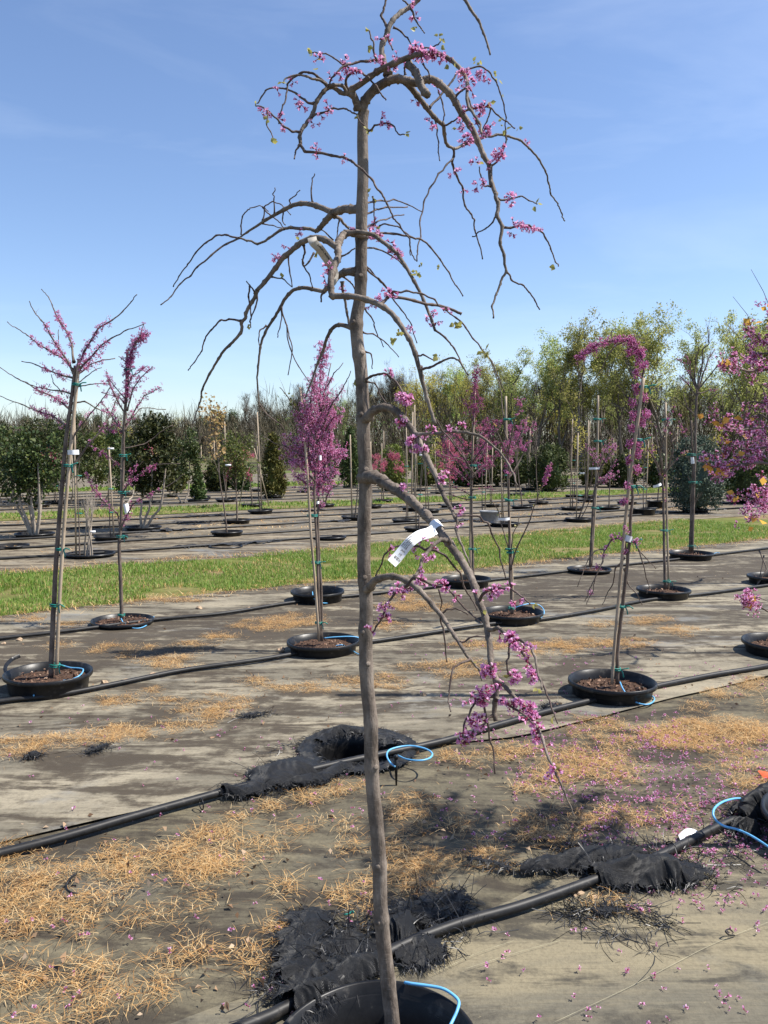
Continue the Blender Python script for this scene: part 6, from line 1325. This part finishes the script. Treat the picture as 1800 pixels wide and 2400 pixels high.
sapling(240, 1167, 965, 'thin stem with white tag in a low pot behind the slim rosy redbud', 'young_tree', None, None, 4, 2, 0, 0.7, 0.3, 0.9, True, True, 0.011, tagz=0.98, sh=1.0, ph=0.08)
sapling(490, 1158, 822, 'young oak with tan leaves at its top and thin yellow-grey trunk', 'oak_tree', 'leaf_tan', None, 9, 3, 0, 0.45, 0.45, 0.9, False, True, 0.016, 4, 0.06, 'bark_sapling', len1=0.24, tagz=0.46)
sapling(512, 1131, 915, 'bushy young tree with sparse olive leaves right of the oak', 'young_tree', 'leaf_green', None, 16, 5, 2, 0.25, 0.7, 0.4, False, True, 0.02, 5, 0.05, len1=0.36)
sapling(545, 1096, 925, 'weeping cherry with coral pink flowers propped by two stakes', 'cherry_tree', None, 'petal_coral', 10, 4, 0, 0.75, 0.9, -0.5, False, True, 0.02, stakes2=True, len1=0.38, droop=1.6, brate=4)
evergreen(591, 1077, 945, 62, 'slender yellow-green conifer with a stake left of the columnar pink tree', 'leaf_conifer_gold', 'cone', 3600, 0.10)
sapling(828, 1086, 935, 'weeping cherry with coral flowers just right of the front trunk', 'cherry_tree', None, 'petal_coral', 10, 4, 0, 0.7, 0.9, -0.5, True, True, 0.02, len1=0.4, droop=1.6, brate=4)
sapling(975, 1098, 910, 'coral flowering cherry half hidden by the wine-coloured redbud', 'cherry_tree', None, 'petal_coral', 10, 4, 0, 0.6, 0.9, -0.3, True, True, 0.02, len1=0.4, droop=1.3, brate=4)
sapling(330, 1090, 940, 'pink flowering tree among the hollies', 'cherry_tree', None, 'petal_coral', 7, 3, 0, 0.7, 0.7, 0.2, True, True, 0.016, len1=0.25, brate=3)
sapling(122, 1090, 955, 'coral pink flowering tree between the left hollies', 'cherry_tree', None, 'petal_coral', 8, 3, 0, 0.7, 0.8, 0.1, True, True, 0.016, len1=0.25, brate=4)
evergreen(757, 1055, 930, 52, 'narrow dark conifer immediately left of the front trunk', 'leaf_conifer', 'cone', 3600, 0.11); evergreen(848, 1062, 965, 60, 'broad olive conifer immediately right of the front trunk', 'leaf_conifer_gold', 'egg', 3000, 0.10)
evergreen(428, 1086, 1010, 36, 'small upright dark conifer left of the oak', 'leaf_conifer', 'cone', 1800, 0.08); evergreen(1186, 1062, 965, 84, 'dark broad conifer right of the V-branched tree', 'leaf_conifer', 'egg', 4200, 0.11)
evergreen(1502, 1108, 948, 112, 'blue-green egg-shaped juniper right of the bare round-headed tree', 'leaf_juniper', 'egg', 9000, 0.07); evergreen(1618, 1088, 985, 108, 'dark green juniper half hidden by the flowers at the right edge', 'leaf_conifer', 'egg', 6500, 0.08)
for i, (u, v, vt, w) in enumerate(((1000, 1052, 985, 70), (1050, 1052, 975, 80), (920, 1050, 985, 60), (1120, 1052, 980, 66), (700, 1046, 990, 46), (1290, 1052, 975, 76), (1350, 1054, 980, 60), (470, 1062, 1000, 50), (380, 1062, 1000, 50), (520, 1062, 995, 44), (1420, 1054, 985, 60))):
    evergreen(u, v, vt, w, 'dark evergreen %s last nursery row' % ['behind the wine-coloured redbud in the', 'beside the wine-coloured redbud in the', 'behind the price tag branch in the', 'behind the V-branched tree in the', 'behind the columnar pink tree in the', 'left of the small pink crown in the', 'behind the arching weeper in the', 'left of the oak in the', 'behind the hollies in the', 'right of the oak in the', 'left of the blue juniper in the'][i], ['leaf_conifer', 'leaf_holly', 'leaf_conifer_gold'][i % 3], 'egg' if i % 2 else 'ball', 2200, 0.13, False)['group'] = 'far evergreen row'
# centre and right
sapling(876, 1131, 905, 'straight pale stem in a low pot right of the front trunk', 'young_tree', None, None, 5, 2, 0, 0.7, 0.35, 0.9, True, True, 0.013, sh=1.0)
sapling(905, 1149, 880, 'staked sapling with white tag above the price tag', 'young_tree', 'leaf_green', None, 7, 3, 0, 0.6, 0.4, 0.8, True, True, 0.014, 2, 0.04, tagz=0.62, sh=1.02)
sapling(925, 1108, 930, 'bare stem in a low pot behind the price tag branch', 'young_tree', None, None, 6, 3, 0, 0.6, 0.4, 0.9, True, True, 0.014)
sapling(1042, 1122, 925, 'two thin stems in a grey pot right of the wine-coloured redbud', 'young_tree', None, 'petal_coral', 8, 3, 0, 0.6, 0.4, 0.8, True, False, 0.014, brate=1)
r_ = thing('grey_pot', 'grey nursery pot standing on the fabric beyond the grass', 'pot'); simple_pot(r_, 0.2, 0.24, 'grey_pot'); place(r_, 1057, 1128)
sapling(1090, 1138, 935, 'thin sapling right behind the V-branched tree with white label', 'young_tree', 'leaf_green', None, 8, 3, 0, 0.5, 0.5, 0.6, True, True, 0.013, 2, 0.035)
sapling(1128, 1100, 905, 'bare sapling at the left of the dark broad conifer', 'young_tree', None, None, 10, 4, 2, 0.45, 0.6, 0.7, False, True, 0.02)
sapling(1163, 1090, 900, 'second bare sapling left of the dark broad conifer', 'young_tree', None, None, 9, 4, 2, 0.45, 0.6, 0.7, False, True, 0.018)
sapling(1250, 1128, 935, 'multi-stemmed sapling with white strip left of the small pink crown', 'young_tree', None, None, 6, 3, 0, 0.4, 0.35, 0.9, True, True, 0.012, stems=3, tagz=0.55, sh=1.0)
sapling(1236, 1103, 905, 'bare tree with thin upright shoots behind the multi-stemmed sapling', 'young_tree', None, None, 10, 4, 2, 0.4, 0.45, 0.8, True, True, 0.016, sh=1.0)
sapling(1315, 1102, 895, 'bare crowned tree between small pink crown and arching weeper', 'young_tree', None, None, 12, 4, 2, 0.5, 0.7, 0.5, False, True, 0.018)
sapling(1390, 1113, 925, 'bare shrub with pale stakes in a tall black pot right of the arching weeper', 'young_tree', 'leaf_yellow', None, 9, 4, 2, 0.35, 0.6, 0.6, True, True, 0.014, 1, 0.04, ph=0.16)
sapling(1420, 1098, 900, 'bare twisted tree in a black pot left of the blue juniper', 'young_tree', None, None, 13, 5, 2, 0.4, 0.8, 0.4, False, True, 0.018, ph=0.2)
sapling(1455, 1072, 890, 'slim tree behind the blue juniper', 'young_tree', None, None, 10, 4, 2, 0.4, 0.6, 0.6, True, True, 0.018)
sapling(700, 1096, 960, 'thin stem behind the columnar pink tree', 'young_tree', None, None, 6, 2, 0, 0.5, 0.4, 0.8, True, True, 0.014)
sapling(1115, 1072, 905, 'far pink flowering redbud behind the V-branched tree', 'redbud_tree', None, 'petal_deep', 10, 4, 0, 0.45, 0.6, 0.5, False, True, 0.02, brate=3)
sapling(1240, 1075, 900, 'slim yellow-leaved sapling in the last rows', 'young_tree', 'leaf_yellow', None, 8, 4, 0, 0.5, 0.5, 0.5, False, True, 0.018, 3, 0.06)
sapling(45, 1085, 885, 'thin bare crowned tree rising above the left hollies', 'young_tree', None, None, 12, 5, 2, 0.5, 0.5, 0.8, False, False, 0.02); sapling(85, 1096, 990, 'yellow-leaved shrub between the left hollies', 'young_tree', 'leaf_yellow', None, 9, 3, 0, 0.3, 0.6, 0.5, True, True, 0.014, 4, 0.07)
# many thin staked saplings farther back share one build
rng = np.random.default_rng(88); protos = []
for i in range(5):
    r0 = thing('young_tree', 'thin staked sapling in the distant nursery rows', 'tree', group='thin saplings in the distant rows'); mb, tips = grow(np.random.default_rng(600 + i), 2.6, 0.017, 9, 4, 2 if i % 2 else 0, 0, 0.4, 0.55, 0.7, 0.32, 0.05, (5, 4, 3, 3)); mb.obj('trunk', MATS['bark_far'], r0)
    stake_local(r0, rng.uniform(1.6, 2.5), 0.06, 0.04, 0.016); simple_pot(r0, 0.27, 0.09)
    if i == 3: mbl = MB(); cards(mbl, clumped(rng, 260, tips, 0.06), rng, 0.07, 0.025); stuff(mbl.obj('crown', MATS['leaf_yellow'], r0))
    protos.append(r0)
used = [False] * 5
for t_ in (14.9, 16.3, 17.7, 22.2, 23.8, 25.4, 27.0, 28.6):
    s_ = rng.uniform(3, 6)
    while s_ < 42:
        s_ += rng.uniform(2.0, 5.5); x, y = XY(s_, t_ + 0.035 * s_)
        if abs(x) / y > 0.52: continue
        u = (900 + x / y * FPX) * 0.9217
        if rng.uniform() < 0.25: continue
        i = int(rng.integers(5)); r0 = protos[i] if not used[i] else copy_tree(protos[i]); used[i] = True
        r0.location = (x, y, 0.005); r0.rotation_euler = (rng.normal(0, 0.02), rng.normal(0, 0.02), rng.uniform(0, 6.28)); s__ = rng.uniform(0.75, 1.1); r0.scale = (s__,) * 3
for i in range(5):
    if not used[i]: protos[i].location = (*XY(12 + 3 * i, 24), 0)
# pots without plants and dark sockets in the near far-rows
for i, (u, v, lab) in enumerate(((715, 1166, 'low empty black pot left of the front trunk beyond the grass'), (25, 1185, 'black pot with blue tube cut by the left edge beyond the grass'), (488, 1183, 'flat dark opening in the fabric below the oak'))):
    r_ = thing('empty_pot', lab, 'pot'); simple_pot(r_, 0.25, 0.06 if i != 2 else 0.03); place(r_, u, v)

# ------------------------------------------------------------------ woods behind the nursery
def wood_proto(kind, seed):
    rng = np.random.default_rng(seed); r0 = thing('woodland_tree', 'x', 'tree')
    if kind == 'willow':
        mb, tips = grow(rng, 11.5, 0.17, 9, 6, 5, 0, 0.22, 0.6, 0.85, 0.50, 0.11, (7, 5, 4, 3), 0.1); mb.obj('trunk', MATS['bark_far'], r0)
        mbl = MB(); tips = tips[tips[:, 2] > 4.6]; cl = tips[rng.permutation(len(tips))[:int(len(tips) * 0.4)]]; cards(mbl, clumped(rng, 6500, cl, 0.2), rng, 0.18, 0.045, 0, 0.5); stuff(mbl.obj('crown', MATS['leaf_willow'], r0))
    elif kind == 'bare':
        mb, tips = grow(rng, 10.5, 0.15, 10, 6, 5, 3, 0.28, 0.6, 0.8, 0.42, 0.08, (6, 4, 3, 3), 0.0); mb.obj('trunk', MATS['bark_bare_wood'], r0)
        mbl = MB(); d = rng.normal(size=(len(tips), 3)); d[:, 2] = abs(d[:, 2]) + 0.3; blades(mbl, tips, d, rng.uniform(0.3, 0.9, len(tips)), 0.011, rng, 0.0); stuff(mbl.obj('crown', MATS['bark_bare_wood'], r0))
    elif kind == 'budding':
        mb, tips = grow(rng, 10.0, 0.14, 10, 6, 4, 2, 0.25, 0.65, 0.7, 0.42, 0.08, (6, 4, 3, 3), 0.0); mb.obj('trunk', MATS['bark_far'], r0)
        mbl = MB(); cards(mbl, clumped(rng, 2600, tips[tips[:, 2] > 4], 0.22), rng, 0.15, 0.045); stuff(mbl.obj('crown', MATS['leaf_yellow' if seed % 3 == 0 else 'leaf_willow'], r0))
    else:
        mb = MB(); mb.tube([(0, 0, 0), (0.1, 0, 4), (0, 0.1, 9)], [0.18, 0.13, 0.04], 6); mb.obj('trunk', MATS['bark_far'], r0); K = 60; q = rng.uniform(0.25, 1, K); a = rng.uniform(0, 6.28, K); rr = 2.2 * (1.15 - q) * rng.uniform(0.3, 1, K) + 0.1; c = np.stack([rr * np.cos(a), rr * np.sin(a), q * 9.5], 1)
        mbl = MB(); cards(mbl, clumped(rng, 5000, c, 0.34), rng, 0.34, 0.05); stuff(mbl.obj('crown', MATS['leaf_conifer'], r0))
    return r0
KL = {'willow': ('tall tree with airy yellow-green spring foliage and dark forked trunk behind the nursery', 'tall spring-green trees at right'), 'bare': ('leafless grey-brown tree in the woods behind the nursery', 'leafless woodland trees'),
      'budding': ('woodland tree with thin yellowish spring buds behind the nursery', 'budding woodland trees'), 'pine': ('dark evergreen tree in the distant woodland edge', 'dark pines in the woodland')}
WP = {'willow': [wood_proto('willow', 700 + i) for i in range(4)], 'bare': [wood_proto('bare', 710 + i) for i in range(3)], 'budding': [wood_proto('budding', 720 + i) for i in range(3)], 'pine': [wood_proto('pine', 730)]}
fresh = {k: [True] * len(v) for k, v in WP.items()}; rng = np.random.default_rng(99)
def wood(kind, u_w, vt, D):
    i = int(rng.integers(len(WP[kind]))); p = WP[kind][i]; o = p if fresh[kind][i] else copy_tree(p); fresh[kind][i] = False
    x = AT(*src('W', u_w, 1000), D)[0]; H = AT(*src('W', u_w, vt), D)[2]; ref = {'willow': 11.8, 'bare': 10.9, 'budding': 10.4, 'pine': 9.6}[kind]; s = H / ref
    o.location = (x, D, -0.05); o.scale = (s * rng.uniform(0.9, 1.1), s * rng.uniform(0.9, 1.1), s); o.rotation_euler = (0, 0, rng.uniform(0, 6.28)); tag(o, KL[kind][0], 'tree', KL[kind][1])
for u, vt, D in ((1110, 770, 64), (1160, 745, 62), (1215, 735, 60), (1255, 706, 58), (1300, 728, 62), (1345, 718, 60), (1385, 695, 57), (1440, 705, 60), (1490, 728, 64), (1545, 765, 66), (1600, 705, 56), (1650, 685, 58), (1720, 700, 58), (1800, 690, 60), (1060, 780, 70), (1010, 800, 74)): wood('willow', u, vt, D)
for u, vt, D in ((560, 842, 95), (590, 850, 92), (625, 830, 96), (655, 845, 90), (690, 860, 92), (720, 850, 88), (770, 815, 84), (805, 805, 80), (845, 812, 82), (885, 800, 80), (930, 795, 78), (975, 800, 80), (1030, 800, 82), (1080, 790, 80), (1140, 780, 80), (1190, 790, 78), (1240, 790, 76), (1290, 800, 78), (1330, 790, 80), (1370, 790, 76), (1410, 800, 78), (1460, 800, 78), (1520, 805, 76), (1570, 800, 78), (1630, 790, 78), (1690, 790, 78)): wood('bare', u, vt + rng.uniform(-8, 15) + (25 if u > 1100 else 0), D)
for u, vt, D in ((790, 860, 72), (870, 815, 74), (910, 805, 70), (950, 790, 76), (990, 800, 72), (1045, 815, 70), (1090, 800, 74), (1180, 830, 70), (1230, 850, 68), (1320, 850, 70), (1480, 830, 70), (1580, 830, 68), (740, 870, 80), (660, 885, 90), (610, 890, 96)): wood('budding', u, vt, D)
for u in range(-120, 620, 13): wood('bare' if rng.uniform() < 0.62 else 'budding', u + rng.uniform(-8, 8), rng.uniform(893, 915), rng.uniform(150, 180))
for u in range(560, 1720, 14): wood('bare' if rng.uniform() < 0.75 else 'budding', u + rng.uniform(-6, 6), np.interp(u, [560, 760, 900, 1100, 1700], [865, 845, 835, 830, 830]) + rng.uniform(-12, 40), rng.uniform(84, 100))
for u in range(-100, 560, 30): wood('bare', u + rng.uniform(-8, 8), rng.uniform(918, 945), rng.uniform(105, 130))
for u in list(range(-760, -120, 22)) + list(range(1740, 2500, 26)): wood('bare' if rng.uniform() < 0.6 else 'budding', u + rng.uniform(-8, 8), rng.uniform(880, 912) if u < 0 else rng.uniform(740, 830), rng.uniform(140, 175) if u < 0 else rng.uniform(62, 84))
for u, vt in ((170, 893), (215, 897), (480, 893), (505, 885), (440, 898), (60, 899), (900, 870), (1215, 905)): wood('pine', u, vt, 140 if u < 700 else 86)
for k_, v_ in fresh.items():
    for i, f_ in enumerate(v_):
        if f_: wood_o = WP[k_][i]; wood_o.location = (120 + 10 * i, 100, 0); tag(wood_o, KL[k_][0], 'tree', KL[k_][1])
# tangled brown undergrowth filling the wood's foot
n = 90000; u = rng.uniform(-760, 2400, n); D = np.where(u < 560, rng.uniform(100, 150, n), rng.uniform(60, 90, n)); x = (u * 1.085 - 900) / FPX * D; H = np.where(u < 560, rng.uniform(2.0, 6.0, n), rng.uniform(1.0, 6.0, n)); z = rng.uniform(0, 1, n) ** 0.9 * H
d = rng.normal(size=(n, 3)) * np.array([0.5, 0.5, 0.4]); d[:, 2] = abs(d[:, 2]) + 0.5; mb = MB(); blades(mb, np.stack([x, D, z], 1), d, rng.uniform(0.7, 2.2, n) * np.where(u < 560, 1.5, 1.0), np.where(u < 560, 0.035, 0.018), rng, 0.0); stuff(mb.obj('undergrowth', MATS['brush_brown']), 'brown leafless undergrowth at the foot of the woods', 'undergrowth')
n = 5000; u = rng.uniform(600, 2400, n); D = rng.uniform(60, 85, n); mb = MB(); cards(mb, np.stack([(u * 1.085 - 900) / FPX * D, D, rng.uniform(0.2, 4.5, n)], 1), rng, 0.22, 0.07); stuff(mb.obj('undergrowth', MATS['leaf_green']), 'green spring leaves in the undergrowth of the woods', 'undergrowth')
